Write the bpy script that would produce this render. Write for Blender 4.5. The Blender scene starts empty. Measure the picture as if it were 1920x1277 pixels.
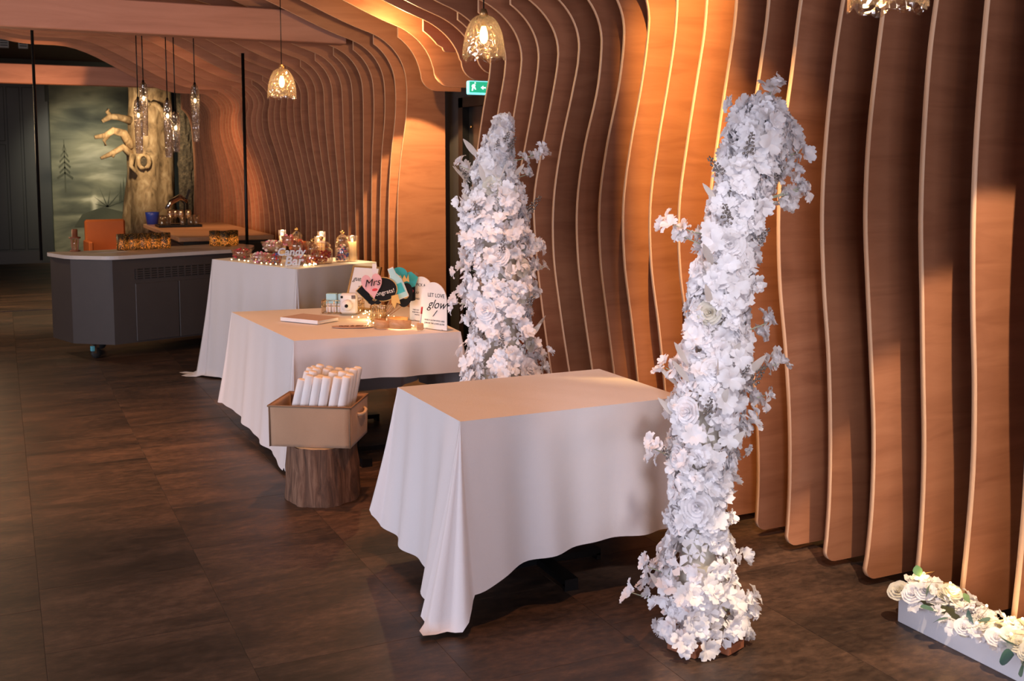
import bpy, bmesh, math, random
from mathutils import Vector, Matrix, noise as mnoise
R=math.radians; PI=math.pi
random.seed(7)
sc=bpy.context.scene
C=sc.collection

# ------------------------------------------------------------------ camera
cd=bpy.data.cameras.new('camera'); cam=bpy.data.objects.new('camera',cd); C.objects.link(cam)
cam.location=(0,0,1.68); cam.rotation_euler=(R(90-5.4),0,R(-25.5))
cd.sensor_width=36; cd.lens=2010/1920*36; cd.shift_y=-132.5/1920; cd.clip_end=200
cd.dof.use_dof=True; cd.dof.focus_distance=4.6; cd.dof.aperture_fstop=7.0
sc.camera=cam
# ------------------------------------------------------------------ world, exposure
w=bpy.data.worlds.new('world'); sc.world=w; w.use_nodes=True
w.node_tree.nodes['Background'].inputs[0].default_value=(.75,.82,1,1)
w.node_tree.nodes['Background'].inputs[1].default_value=.05
sc.view_settings.view_transform='Standard'; sc.view_settings.look='None'
sc.view_settings.gamma=1; sc.view_settings.use_curve_mapping=False
sc.view_settings.exposure=0.0
# ------------------------------------------------------------------ lights
def aim(o,tgt):
    o.rotation_euler=(Vector(tgt)-o.location).to_track_quat('-Z','Y').to_euler()
def area(name,loc,tgt,sx,sy,power,col):
    l=bpy.data.lights.new(name,'AREA'); l.shape='RECTANGLE'; l.size=sx; l.size_y=sy; l.energy=power; l.color=col
    o=bpy.data.objects.new(name,l); C.objects.link(o); o.location=loc; aim(o,tgt); return o
def spot(name,loc,tgt,angle,blend,power,col,rad=.03):
    l=bpy.data.lights.new(name,'SPOT'); l.spot_size=R(angle); l.spot_blend=blend; l.energy=power; l.color=col; l.shadow_soft_size=rad
    o=bpy.data.objects.new(name,l); C.objects.link(o); o.location=loc; aim(o,tgt); return o
def point(name,loc,power,col,rad=.03):
    l=bpy.data.lights.new(name,'POINT'); l.energy=power; l.color=col; l.shadow_soft_size=rad
    o=bpy.data.objects.new(name,l); C.objects.link(o); o.location=loc; return o
COOL=(.80,.82,1.0); WARM=(1.0,.52,.24); WARM2=(1.0,.66,.38)
# daylight from the window fronts on the left and behind the photographer
area('window_daylight_side',(-5.4,3.2,1.3),(0,3.2,1.2),6.0,1.7,310,COOL)
area('window_daylight_rear',(-.3,-4.3,1.25),(.5,3,1.0),5.0,1.6,205,COOL)
# ceiling spots of the venue, with added fills on flowers and ribs among them
spot('spot_fins_lower',(2.4,1.75,2.9),(3.415,1.46,0),80,.08,400,(1,.74,.50),.015)
spot('spot_fins_orange',(2.25,3.52,2.95),(3.05,4.33,1.85),74,.55,420,(1.0,.58,.19),.005)
spot('spot_table_front',(1.75,3.5,3.0),(2.05,4.0,.74),60,.5,115,(1,.40,.14),.05)
spot('spot_table_guest',(1.7,5.3,3.0),(1.8,5.95,.6),66,.6,160,(1,.38,.13),.05)
point('recess_lamp',(2.66,7.60,2.66),26,(1.0,.60,.24),.02)
spot('spot_door_panel',(2.80,7.62,2.62),(3.15,8.3,1.28),61,.12,250,(1.0,.64,.30),.02)
spot('fill_flowers_near',(1.0,.8,2.95),(2.36,3.05,1.05),27,.6,180,(1,.92,.95),.15)  # added fill that brightens the near blossom column
spot('fill_flowers_far',(1.1,2.9,2.95),(2.23,4.82,1.1),28,.7,90,(1,.9,.9),.15)  # same kind of added fill for the far column
spot('fill_ribs',(1.35,11.3,2.25),(1.95,12.6,2.80),44,.5,30,WARM,.03)  # added uplight for highlights on the rib faces
spot('fill_ribs',(.45,9.75,2.6),(.42,11.3,3.15),50,.5,14,WARM2,.03)  # second added uplight, for the bright patch at far left
spot('spot_candy',(2.0,7.6,3.0),(2.1,8.3,.95),50,.6,50,WARM,.05)
spot('spot_floor',(.1,6.6,3.1),(.0,6.8,0),70,.9,230,WARM,.1)
spot('spot_floor_far',(.2,14.3,2.6),(.2,14.6,0),110,.9,200,(1,.7,.4),.1)
spot('spot_far_fins',(1.3,12.4,2.55),(2.8,14.6,1.3),62,.9,190,WARM,.08)
spot('spot_mural',(1.3,18.6,2.9),(1.6,21,1.5),70,.9,230,(1.0,.93,.72),.06)
spot('spot_tree',(1.75,16.9,2.5),(2.05,18.2,2.1),80,.6,170,(1.0,.80,.50),.06)
spot('spot_counter',(2.1,12.8,2.55),(2.2,13.0,.95),85,.5,70,WARM,.06)
spot('spot_beam_far',(.55,14.0,2.3),(.5,15.0,2.9),60,.3,40,WARM,.04)
spot('spot_beam_near',(.9,7.2,2.2),(1.0,9.2,2.9),80,.8,35,(1,.58,.40),.1)
# unseen warm point fills, added to brighten fins, ribs and floor
point('warm_fill',(-1.6,4.6,2.3),38,WARM2,.08)
point('warm_fill',(-1.4,8.2,1.9),60,WARM2,.08)
point('warm_fill',(.9,-1.2,2.5),24,WARM2,.08)
point('warm_fill',(-.6,11.8,1.7),48,WARM2,.08)

# ------------------------------------------------------------------ materials
MATS={}
def nodes(name):
    m=bpy.data.materials.new(name); m.use_nodes=True; nt=m.node_tree
    b=nt.nodes['Principled BSDF']; MATS[name]=m
    return m,nt,b
def N(nt,t,**kw):
    n=nt.nodes.new(t)
    for k,v in kw.items():
        if k.startswith('i_'): n.inputs[k[2:].replace('_',' ')].default_value=v
        else: setattr(n,k,v)
    return n
def lk(nt,a,b): nt.links.new(a,b)
def plain(name,col,rough=.6,metal=0,spec=.5,emit=None,es=0,sheen=0):
    m,nt,b=nodes(name)
    b.inputs['Base Color'].default_value=(*col,1); b.inputs['Roughness'].default_value=rough
    b.inputs['Metallic'].default_value=metal; b.inputs['Specular IOR Level'].default_value=spec
    # slight procedural variation of the tone
    tc=N(nt,'ShaderNodeNewGeometry'); no=N(nt,'ShaderNodeTexNoise',i_Scale=9.0,i_Detail=3.0)
    lk(nt,tc.outputs['Position'],no.inputs['Vector'])
    mx=N(nt,'ShaderNodeMix',data_type='RGBA'); mx.inputs[0].default_value=.5
    mx.inputs[6].default_value=(*[c*.9 for c in col],1); mx.inputs[7].default_value=(*[min(1,c*1.08) for c in col],1)
    lk(nt,no.outputs['Fac'],mx.inputs[0]); lk(nt,mx.outputs[2],b.inputs['Base Color'])
    if emit: b.inputs['Emission Color'].default_value=(*emit,1); b.inputs['Emission Strength'].default_value=es
    if sheen: b.inputs['Sheen Weight'].default_value=sheen
    return m
def ramp(nt,stops):
    r=N(nt,'ShaderNodeValToRGB'); e=r.color_ramp.elements
    e[0].position,e[0].color=stops[0][0],(*stops[0][1],1); e[1].position,e[1].color=stops[-1][0],(*stops[-1][1],1)
    for p,c in stops[1:-1]:
        x=e.new(p); x.color=(*c,1)
    return r
def wood(name,c1,c2,c3,scale=(1.2,1.2,9),rough=.5,bump=.02,randtone=True):
    m,nt,b=nodes(name)
    g=N(nt,'ShaderNodeNewGeometry'); mp=N(nt,'ShaderNodeMapping'); mp.inputs['Scale'].default_value=scale
    oi=N(nt,'ShaderNodeObjectInfo')
    ad=N(nt,'ShaderNodeVectorMath',operation='ADD'); sm=N(nt,'ShaderNodeMath',operation='MULTIPLY'); sm.inputs[1].default_value=37.
    lk(nt,oi.outputs['Random'],sm.inputs[0]); lk(nt,g.outputs['Position'],ad.inputs[0]); lk(nt,sm.outputs[0],ad.inputs[1])
    lk(nt,ad.outputs[0],mp.inputs['Vector'])
    n1=N(nt,'ShaderNodeTexNoise',i_Scale=1.6,i_Detail=7.0,i_Roughness=.6,i_Distortion=1.2)
    lk(nt,mp.outputs[0],n1.inputs['Vector'])
    r=ramp(nt,[(.25,c1),(.5,c2),(.75,c3)]); lk(nt,n1.outputs['Fac'],r.inputs[0])
    if randtone:
        hs=N(nt,'ShaderNodeHueSaturation'); mr=N(nt,'ShaderNodeMapRange'); mr.inputs['To Min'].default_value=.70; mr.inputs['To Max'].default_value=1.18
        lk(nt,oi.outputs['Random'],mr.inputs['Value']); lk(nt,mr.outputs[0],hs.inputs['Value']); lk(nt,r.outputs[0],hs.inputs['Color']); lk(nt,hs.outputs[0],b.inputs['Base Color'])
    else: lk(nt,r.outputs[0],b.inputs['Base Color'])
    b.inputs['Roughness'].default_value=rough
    if bump:
        bp=N(nt,'ShaderNodeBump'); bp.inputs['Strength'].default_value=.25; bp.inputs['Distance'].default_value=bump*.1
        lk(nt,n1.outputs['Fac'],bp.inputs['Height']); lk(nt,bp.outputs[0],b.inputs['Normal'])
    return m
wood('ply',(.34,.130,.063),(.44,.180,.090),(.51,.220,.112),scale=(1.0,1.0,7),rough=.42)
wood('ply_edge',(.56,.32,.18),(.66,.40,.24),(.72,.46,.29),scale=(3,60,1.),rough=.55,randtone=False)
wood('beam_wood',(.40,.175,.115),(.52,.24,.16),(.60,.29,.20),scale=(.6,5,5),rough=.6)
wood('counter_wood',(.36,.2,.11),(.5,.28,.16),(.6,.36,.22),scale=(1,9,4),rough=.35)
wood('plank_wood',(.22,.07,.035),(.32,.11,.05),(.4,.15,.07),scale=(3,12,8),rough=.5)
wood('light_wood',(.42,.22,.09),(.55,.3,.14),(.62,.36,.17),scale=(14,14,30),rough=.45)
wood('bark',(.035,.02,.014),(.20,.10,.06),(.40,.23,.145),scale=(18,18,2.2),rough=.9,bump=.25)
wood('tree_bark',(.07,.04,.018),(.38,.24,.12),(.64,.46,.27),scale=(5,5,2.4),rough=.8,bump=.4)
wood('dark_bark',(.015,.012,.008),(.07,.05,.03),(.17,.12,.07),scale=(14,14,14),rough=.9,bump=.5)
# floor
m,nt,b=nodes('floor_tile')
g=N(nt,'ShaderNodeNewGeometry'); oi=N(nt,'ShaderNodeObjectInfo')
sm=N(nt,'ShaderNodeMath',operation='MULTIPLY'); sm.inputs[1].default_value=11.; lk(nt,oi.outputs['Random'],sm.inputs[0])
ad=N(nt,'ShaderNodeVectorMath',operation='ADD'); lk(nt,g.outputs['Position'],ad.inputs[0]); lk(nt,sm.outputs[0],ad.inputs[1])
mp=N(nt,'ShaderNodeMapping'); mp.inputs['Scale'].default_value=(1.1,3.4,1); lk(nt,ad.outputs[0],mp.inputs['Vector'])
n1=N(nt,'ShaderNodeTexNoise',i_Scale=1.15,i_Detail=6.0,i_Roughness=.62,i_Distortion=.5); lk(nt,mp.outputs[0],n1.inputs['Vector'])
mp2=N(nt,'ShaderNodeMapping'); mp2.inputs['Scale'].default_value=(5,9,1); lk(nt,ad.outputs[0],mp2.inputs['Vector'])
n2=N(nt,'ShaderNodeTexNoise',i_Scale=4.0,i_Detail=6.0,i_Roughness=.7); lk(nt,mp2.outputs[0],n2.inputs['Vector'])
mxn=N(nt,'ShaderNodeMix',data_type='FLOAT'); mxn.inputs[0].default_value=.42; lk(nt,n1.outputs['Fac'],mxn.inputs[2]); lk(nt,n2.outputs['Fac'],mxn.inputs[3])
r=ramp(nt,[(.36,(.016,.010,.008)),(.46,(.046,.028,.019)),(.54,(.086,.049,.032)),(.66,(.17,.096,.060))]); lk(nt,mxn.outputs[0],r.inputs[0])
lk(nt,r.outputs[0],b.inputs['Base Color'])
rr=N(nt,'ShaderNodeMapRange'); rr.inputs['To Min'].default_value=.38; rr.inputs['To Max'].default_value=.6; lk(nt,n2.outputs['Fac'],rr.inputs['Value']); lk(nt,rr.outputs[0],b.inputs['Roughness'])
bp=N(nt,'ShaderNodeBump'); bp.inputs['Strength'].default_value=.12; bp.inputs['Distance'].default_value=.004; lk(nt,n2.outputs['Fac'],bp.inputs['Height']); lk(nt,bp.outputs[0],b.inputs['Normal'])
plain('floor_joint',(.03,.02,.015),.8)
plain('dark_wall',(.035,.03,.028),.7)
plain('black_paint',(.018,.017,.017),.45)
plain('door_black',(.012,.012,.013),.35)
plain('dark_green_panel',(.014,.018,.017),.5)
plain('ceiling_dark',(.10,.052,.036),.8)
plain('plaster',(.45,.42,.4),.8)
plain('black_metal',(.012,.012,.013),.4,.6)
plain('cart_grey',(.062,.052,.05),.45)
plain('cart_top',(.62,.56,.53),.35)
plain('chrome',(.7,.7,.72),.15,1)
plain('gold',(.75,.5,.2),.25,1)
plain('gold_dark',(.45,.27,.12),.35,.8)
plain('white_plastic',(.75,.75,.76),.35)
plain('white_card',(.8,.79,.79),.55)
plain('cream_wax',(.85,.66,.42),.5,emit=(1,.55,.2),es=.25)
plain('black_ink',(.008,.008,.01),.7,spec=.2)
plain('brown_ink',(.12,.05,.03),.6)
plain('orange_leather',(.50,.13,.035),.4)
plain('basket_cloth',(.46,.28,.17),.9,sheen=.2)
plain('basket_trim',(.26,.155,.09),.8)
plain('rope',(.62,.5,.38),.9)
plain('trough_white',(.74,.74,.78),.5)
plain('leaf_green',(.10,.22,.10),.45)
plain('leaf_teal',(.09,.20,.16),.45)
plain('stem_green',(.42,.47,.33),.7)
plain('silver_berry',(.32,.29,.27),.3,.8)
plain('rubber',(.02,.02,.02),.7)
plain('caster_blue',(.10,.42,.55),.4)
plain('blue_plastic',(.02,.05,.35),.4)
plain('pink',(.74,.42,.46),.6)
plain('turquoise',(.03,.45,.52),.5)
plain('light_blue',(.40,.72,.80),.5)
plain('red',(.6,.03,.04),.45)
plain('prop_black',(.007,.007,.008),.6,spec=.2)
plain('prop_gold',(.62,.40,.12),.5)
plain('candy_red',(.55,.03,.05),.3)
plain('candy_pink',(.8,.3,.42),.35)
plain('candy_orange',(.75,.2,.04),.3)
plain('candy_white',(.8,.75,.68),.4)
plain('candy_brown',(.22,.06,.03),.4)
plain('candy_blue',(.05,.12,.5),.35)
plain('mural_tree',(.085,.085,.052),.8)
plain('vent_white',(.3,.3,.28),.6)
plain('teal_wall',(.03,.035,.032),.7)
def emis(name,col,s):
    m,nt,b=nodes(name); b.inputs['Base Color'].default_value=(*col,1)
    b.inputs['Emission Color'].default_value=(*col,1); b.inputs['Emission Strength'].default_value=s; return m
emis('bulb_glow',(1,.68,.32),9); emis('fairy_glow',(1,.74,.34),9); emis('flame_glow',(1,.62,.22),7)
emis('exit_green',(.02,.42,.22),1.0); emis('exit_white',(.85,1,.95),1.3); emis('exit_cyan',(.25,.85,.95),1.2); emis('led_edge',(1,.84,.55),6)
# cloth
m,nt,b=nodes('tablecloth_white')
b.inputs['Base Color'].default_value=(.74,.71,.72,1); b.inputs['Roughness'].default_value=.85; b.inputs['Sheen Weight'].default_value=.15
g=N(nt,'ShaderNodeNewGeometry'); n1=N(nt,'ShaderNodeTexNoise',i_Scale=260.,i_Detail=2.0); lk(nt,g.outputs['Position'],n1.inputs['Vector'])
n3=N(nt,'ShaderNodeTexNoise',i_Scale=5.,i_Detail=3.0); lk(nt,g.outputs['Position'],n3.inputs['Vector'])
sm2=N(nt,'ShaderNodeMath',operation='MULTIPLY_ADD'); sm2.inputs[1].default_value=4.; lk(nt,n3.outputs['Fac'],sm2.inputs[0]); lk(nt,n1.outputs['Fac'],sm2.inputs[2])
bp=N(nt,'ShaderNodeBump'); bp.inputs['Strength'].default_value=.25; bp.inputs['Distance'].default_value=.003; lk(nt,sm2.outputs[0],bp.inputs['Height']); lk(nt,bp.outputs[0],b.inputs['Normal'])
# petals: thin white translucent fabric
def petal(name,col,tr=.35):
    m=bpy.data.materials.new(name); m.use_nodes=True; nt=m.node_tree; nt.nodes.clear(); MATS[name]=m
    o=N(nt,'ShaderNodeOutputMaterial'); d=N(nt,'ShaderNodeBsdfDiffuse'); t=N(nt,'ShaderNodeBsdfTranslucent'); mx=N(nt,'ShaderNodeMixShader'); mx.inputs[0].default_value=tr
    oi=N(nt,'ShaderNodeObjectInfo'); hs=N(nt,'ShaderNodeMix',data_type='RGBA')
    hs.inputs[6].default_value=(*[c*.96 for c in col],1); hs.inputs[7].default_value=(*[min(1,c*1.04) for c in col],1); lk(nt,oi.outputs['Random'],hs.inputs[0])
    lk(nt,hs.outputs[2],d.inputs[0]); lk(nt,hs.outputs[2],t.inputs[0]); lk(nt,d.outputs[0],mx.inputs[1]); lk(nt,t.outputs[0],mx.inputs[2]); lk(nt,mx.outputs[0],o.inputs[0])
petal('petal_white',(.97,.945,.96),.28); petal('petal_cream',(.82,.78,.68)); petal('leaf_pale',(.78,.72,.66),.3)
# glass
def glass(name,col,ior=1.45,fac=.16,crack=0,haze=0):
    m=bpy.data.materials.new(name); m.use_nodes=True; nt=m.node_tree; nt.nodes.clear(); MATS[name]=m
    o=N(nt,'ShaderNodeOutputMaterial'); t=N(nt,'ShaderNodeBsdfTransparent'); t.inputs[0].default_value=(*col,1)
    gl=N(nt,'ShaderNodeBsdfGlossy'); gl.inputs['Roughness'].default_value=.06; gl.inputs['Color'].default_value=(1,.93,.84,1)
    fr=N(nt,'ShaderNodeLayerWeight'); fr.inputs['Blend'].default_value=.35
    mth=N(nt,'ShaderNodeMath',operation='MULTIPLY_ADD'); mth.inputs[1].default_value=.55; mth.inputs[2].default_value=fac; mth.use_clamp=True
    lk(nt,fr.outputs['Fresnel'],mth.inputs[0]); mx=N(nt,'ShaderNodeMixShader'); lk(nt,t.outputs[0],mx.inputs[1]); lk(nt,gl.outputs[0],mx.inputs[2])
    src=mth.outputs[0]
    if crack:
        g=N(nt,'ShaderNodeNewGeometry'); v=N(nt,'ShaderNodeTexVoronoi',feature='DISTANCE_TO_EDGE',i_Scale=float(crack)); lk(nt,g.outputs['Position'],v.inputs['Vector'])
        lt=N(nt,'ShaderNodeMapRange'); lt.inputs['From Min'].default_value=0; lt.inputs['From Max'].default_value=.10; lt.inputs['To Min'].default_value=.2; lt.inputs['To Max'].default_value=0.
        lk(nt,v.outputs['Distance'],lt.inputs['Value']); a2=N(nt,'ShaderNodeMath',operation='ADD',use_clamp=True); lk(nt,src,a2.inputs[0]); lk(nt,lt.outputs[0],a2.inputs[1]); src=a2.outputs[0]
        bp=N(nt,'ShaderNodeBump'); bp.inputs['Strength'].default_value=.9; bp.inputs['Distance'].default_value=.01; lk(nt,v.outputs['Distance'],bp.inputs['Height']); lk(nt,bp.outputs[0],gl.inputs['Normal'])
    lk(nt,src,mx.inputs[0]); last=mx.outputs[0]
    if haze:
        tl=N(nt,'ShaderNodeBsdfTranslucent'); tl.inputs[0].default_value=(1,.86,.68,1); m2=N(nt,'ShaderNodeMixShader'); m2.inputs[0].default_value=haze; lk(nt,last,m2.inputs[1]); lk(nt,tl.outputs[0],m2.inputs[2]); last=m2.outputs[0]
    lk(nt,last,o.inputs[0])
glass('amber_glass',(.95,.80,.60),fac=.08,crack=42,haze=.13); glass('clear_glass',(.93,.91,.90),fac=.13,haze=.04); glass('tube_glass',(.80,.76,.76),fac=.16,crack=60,haze=.08)
glass('acrylic',(.9,.9,.9),fac=.1)
# black mosaic lantern shell: dark with lit gaps
m,nt,b=nodes('mosaic')
g=N(nt,'ShaderNodeNewGeometry'); v=N(nt,'ShaderNodeTexNoise',i_Scale=95.,i_Detail=3.0,i_Roughness=.7); lk(nt,g.outputs['Position'],v.inputs['Vector'])
tr=N(nt,'ShaderNodeBsdfTranslucent'); tr.inputs[0].default_value=(1,.72,.4,1); mr=N(nt,'ShaderNodeMapRange'); mr.inputs['From Min'].default_value=.49; mr.inputs['From Max'].default_value=.55
lk(nt,v.outputs['Fac'],mr.inputs['Value']); mx=N(nt,'ShaderNodeMixShader'); b.inputs['Base Color'].default_value=(.012,.02,.015,1); b.inputs['Roughness'].default_value=.4
lk(nt,mr.outputs[0],mx.inputs[0]); lk(nt,b.outputs[0],mx.inputs[1]); lk(nt,tr.outputs[0],mx.inputs[2]); lk(nt,mx.outputs[0],nt.nodes['Material Output'].inputs[0])
# weave for the storage basket
nt=MATS['basket_cloth'].node_tree; b=nt.nodes['Principled BSDF']; g=N(nt,'ShaderNodeNewGeometry'); wv=N(nt,'ShaderNodeTexNoise',i_Scale=180.,i_Detail=2.0); lk(nt,g.outputs['Position'],wv.inputs['Vector'])
bp=N(nt,'ShaderNodeBump'); bp.inputs['Strength'].default_value=.4; bp.inputs['Distance'].default_value=.003; lk(nt,wv.outputs['Fac'],bp.inputs['Height']); lk(nt,bp.outputs[0],b.inputs['Normal'])
# painted mural (its own pigments): moonlit lake, clouds, mist
m,nt,b=nodes('mural_paint'); b.inputs['Roughness'].default_value=.7
g=N(nt,'ShaderNodeNewGeometry'); sx=N(nt,'ShaderNodeSeparateXYZ'); lk(nt,g.outputs['Position'],sx.inputs[0])
mp=N(nt,'ShaderNodeMapping'); mp.inputs['Scale'].default_value=(.9,1,3.0); lk(nt,g.outputs['Position'],mp.inputs['Vector'])
cl=N(nt,'ShaderNodeTexNoise',i_Scale=1.25,i_Detail=3.0,i_Distortion=.4); lk(nt,mp.outputs[0],cl.inputs['Vector'])
def pool(cx,cz,sx_,sz_,amp):
    m_=N(nt,'ShaderNodeMapping'); m_.inputs['Location'].default_value=(-cx/sx_,0,-cz/sz_); m_.inputs['Scale'].default_value=(1/sx_,0,1/sz_); lk(nt,g.outputs['Position'],m_.inputs['Vector'])
    ln=N(nt,'ShaderNodeVectorMath',operation='LENGTH'); lk(nt,m_.outputs[0],ln.inputs[0])
    q=N(nt,'ShaderNodeMapRange',interpolation_type='SMOOTHSTEP'); q.inputs['From Min'].default_value=0; q.inputs['From Max'].default_value=1; q.inputs['To Min'].default_value=amp; q.inputs['To Max'].default_value=0; lk(nt,ln.outputs['Value'],q.inputs['Value']); return q.outputs[0]
tot=cl.outputs['Fac']
for a_ in (pool(1.75,1.85,1.1,1.0,.30),pool(1.55,1.12,.7,.10,.42),pool(1.56,.95,.09,.42,.42),pool(1.35,.80,.75,.09,.30),pool(1.5,1.52,.55,.10,.2),pool(1.45,2.65,.62,.42,-.26),pool(2.1,2.9,.5,.8,-.22),pool(1.55,2.66,.16,.16,.12),pool(2.1,1.15,.5,.35,-.15)):
    ad_=N(nt,'ShaderNodeMath',operation='ADD'); lk(nt,tot,ad_.inputs[0]); lk(nt,a_,ad_.inputs[1]); tot=ad_.outputs[0]
r=ramp(nt,[(.22,(.028,.030,.020)),(.46,(.10,.102,.066)),(.70,(.24,.23,.145)),(1.0,(.66,.60,.42))]); lk(nt,tot,r.inputs[0]); lk(nt,r.outputs[0],b.inputs['Base Color'])
M=MATS

# ------------------------------------------------------------------ mesh helpers
class MB:
    def __init__(s): s.v=[]; s.f=[]; s.mi=[]; s.sm=[]
    def add(s,vs,fs,mi=0,smooth=False):
        o=len(s.v); s.v+= [tuple(v) for v in vs]
        for f in fs: s.f.append(tuple(i+o for i in f)); s.mi.append(mi); s.sm.append(smooth)
        return s
    def box(s,a,b,mi=0):
        (x0,y0,z0),(x1,y1,z1)=a,b
        v=[(x0,y0,z0),(x1,y0,z0),(x1,y1,z0),(x0,y1,z0),(x0,y0,z1),(x1,y0,z1),(x1,y1,z1),(x0,y1,z1)]
        return s.add(v,[(0,3,2,1),(4,5,6,7),(0,1,5,4),(1,2,6,5),(2,3,7,6),(3,0,4,7)],mi)
    def bbox(s,a,b,bev=.004,mi=0):       # box with chamfered edges
        bm=bmesh.new(); bmesh.ops.create_cube(bm,size=1)
        for v in bm.verts: v.co=Vector(((a[i]+b[i])/2+v.co[i]*(b[i]-a[i]) for i in range(3)))
        bmesh.ops.bevel(bm,geom=bm.edges[:],offset=bev,segments=1,affect='EDGES')
        return s.bm(bm,mi)
    def bm(s,bm,mi=0,smooth=False):
        bm.verts.index_update(); s.add([v.co[:] for v in bm.verts],[[v.index for v in f.verts] for f in bm.faces],mi,smooth); bm.free(); return s
    def bar(s,p,q,w,h=None,mi=0):
        h=h or w; p=Vector(p);q=Vector(q); d=(q-p).normalized(); up=Vector((0,0,1)) if abs(d.z)<.95 else Vector((0,1,0))
        x=d.cross(up).normalized()*w/2; y=d.cross(x).normalized()*h/2
        v=[p-x-y,p+x-y,p+x+y,p-x+y,q-x-y,q+x-y,q+x+y,q-x+y]
        return s.add(v,[(0,3,2,1),(4,5,6,7),(0,1,5,4),(1,2,6,5),(2,3,7,6),(3,0,4,7)],mi)
    def tube(s,pts,r,n=8,mi=0,smooth=True,cap=True,closed=False):
        pts=[Vector(p) for p in pts]; rs=r if isinstance(r,(list,tuple)) else [r]*len(pts)
        vs=[];fs=[]; m=len(pts); ref=None
        for i,p in enumerate(pts):
            if closed: d=pts[(i+1)%m]-pts[i-1]
            else: d=pts[min(i+1,m-1)]-pts[max(i-1,0)]
            d.normalize()
            if ref is None: ref=Vector((0,0,1)) if abs(d.z)<.9 else Vector((1,0,0))
            x=d.cross(ref).normalized(); y=d.cross(x).normalized(); ref=-y if False else ref
            for j in range(n):
                a=2*PI*j/n; vs.append(p+x*math.cos(a)*rs[i]+y*math.sin(a)*rs[i])
        rng=m if closed else m-1
        for i in range(rng):
            for j in range(n):
                k=(i+1)%m; fs.append((i*n+j,i*n+(j+1)%n,k*n+(j+1)%n,k*n+j))
        if cap and not closed: fs.append(tuple(range(n))); fs.append(tuple((m-1)*n+j for j in reversed(range(n))))
        return s.add(vs,fs,mi,smooth)
    def lathe(s,prof,n=24,c=(0,0,0),mi=0,smooth=True,wob=None):
        vs=[];fs=[]; m=len(prof)
        for i,(r,z) in enumerate(prof):
            for j in range(n):
                a=2*PI*j/n; rr,zz=(r,z) if wob is None else wob(r,z,a,i)
                vs.append((c[0]+rr*math.cos(a),c[1]+rr*math.sin(a),c[2]+zz))
        for i in range(m-1):
            for j in range(n): fs.append((i*n+j,i*n+(j+1)%n,(i+1)*n+(j+1)%n,(i+1)*n+j))
        return s.add(vs,fs,mi,smooth)
    def disc(s,c,r,n=24,mi=0,up=True):
        vs=[(c[0]+r*math.cos(2*PI*j/n),c[1]+r*math.sin(2*PI*j/n),c[2]) for j in range(n)]
        return s.add(vs,[tuple(range(n)) if up else tuple(reversed(range(n)))],mi)
    def sphere(s,c,r,u=8,vn=6,mi=0,sq=(1,1,1)):
        pr=[(max(1e-4,math.sin(PI*i/vn))*r,-math.cos(PI*i/vn)*r) for i in range(vn+1)]
        o=len(s.v); s.lathe(pr,u,(0,0,0),mi)
        for i in range(o,len(s.v)):
            x,y,z=s.v[i]; s.v[i]=(c[0]+x*sq[0],c[1]+y*sq[1],c[2]+z*sq[2])
        return s
    def prism(s,poly,y0,y1,mi=0,mside=None,smooth=False):   # polygon in x,z extruded along y
        n=len(poly); vs=[(x,y0,z) for x,z in poly]+[(x,y1,z) for x,z in poly]
        s.add(vs,[tuple(range(n)),tuple(reversed(range(n,2*n)))],mi)
        o=len(s.v)-2*n
        for i in range(n):
            j=(i+1)%n; s.f.append((o+i,o+n+i,o+n+j,o+j)); s.mi.append(mi if mside is None else mside); s.sm.append(smooth)
        return s
    def mesh(s,name,mats):
        me=bpy.data.meshes.new(name); me.from_pydata(s.v,[],s.f)
        for m in (mats if isinstance(mats,(list,tuple)) else [mats]): me.materials.append(M[m])
        me.polygons.foreach_set('material_index',s.mi); me.polygons.foreach_set('use_smooth',s.sm); me.update()
        return me
    def build(s,name,mats,parent=None,loc=None,rotz=0,fix=True):
        me=s.mesh(name,mats)
        if fix:
            bm=bmesh.new(); bm.from_mesh(me); bmesh.ops.recalc_face_normals(bm,faces=bm.faces); bm.to_mesh(me); bm.free()
        return link(name,me,parent,loc,rotz)
def link(name,me,parent=None,loc=None,rotz=0):
    o=bpy.data.objects.new(name,me); C.objects.link(o)
    if parent: o.parent=parent
    if loc is not None: o.location=loc
    if rotz: o.rotation_euler=(0,0,rotz)
    return o
def tag(o,label,cat,group=None,kind=None):
    o['label']=label; o['category']=cat
    if group: o['group']=group
    if kind: o['kind']=kind
    return o
def struct(o): o['kind']='structure'; return o
def thing(name,label,cat,loc=(0,0,0),rotz=0,group=None):
    o=bpy.data.objects.new(name,None); C.objects.link(o); o.location=loc; o.rotation_euler=(0,0,rotz); o.empty_display_size=.1
    return tag(o,label,cat,group)
def text(name,body,size,mat,parent,loc,rot,ext=.0006,shear=0,align='CENTER',sx=1,spacing=1,bold=0):
    cu=bpy.data.curves.new(name,'FONT'); cu.body=body; cu.size=size; cu.extrude=ext; cu.shear=shear; cu.align_x=align; cu.align_y='CENTER'; cu.space_character=spacing; cu.offset=bold; cu.resolution_u=3
    t=bpy.data.objects.new(name+'_t',cu); C.objects.link(t)
    dg=bpy.context.evaluated_depsgraph_get(); me=bpy.data.meshes.new_from_object(t.evaluated_get(dg))
    bpy.data.objects.remove(t); me.name=name; me.materials.clear(); me.materials.append(M[mat])
    o=link(name,me,parent,loc); o.rotation_euler=rot; o.scale=(sx,1,1); return o
def lerp(a,b,t): return a+(b-a)*t
def interp(xs,ys,x):
    if x<=xs[0]: return ys[0]
    for i in range(len(xs)-1):
        if x<=xs[i+1]: return lerp(ys[i],ys[i+1],(x-xs[i])/(xs[i+1]-xs[i]))
    return ys[-1]
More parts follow.
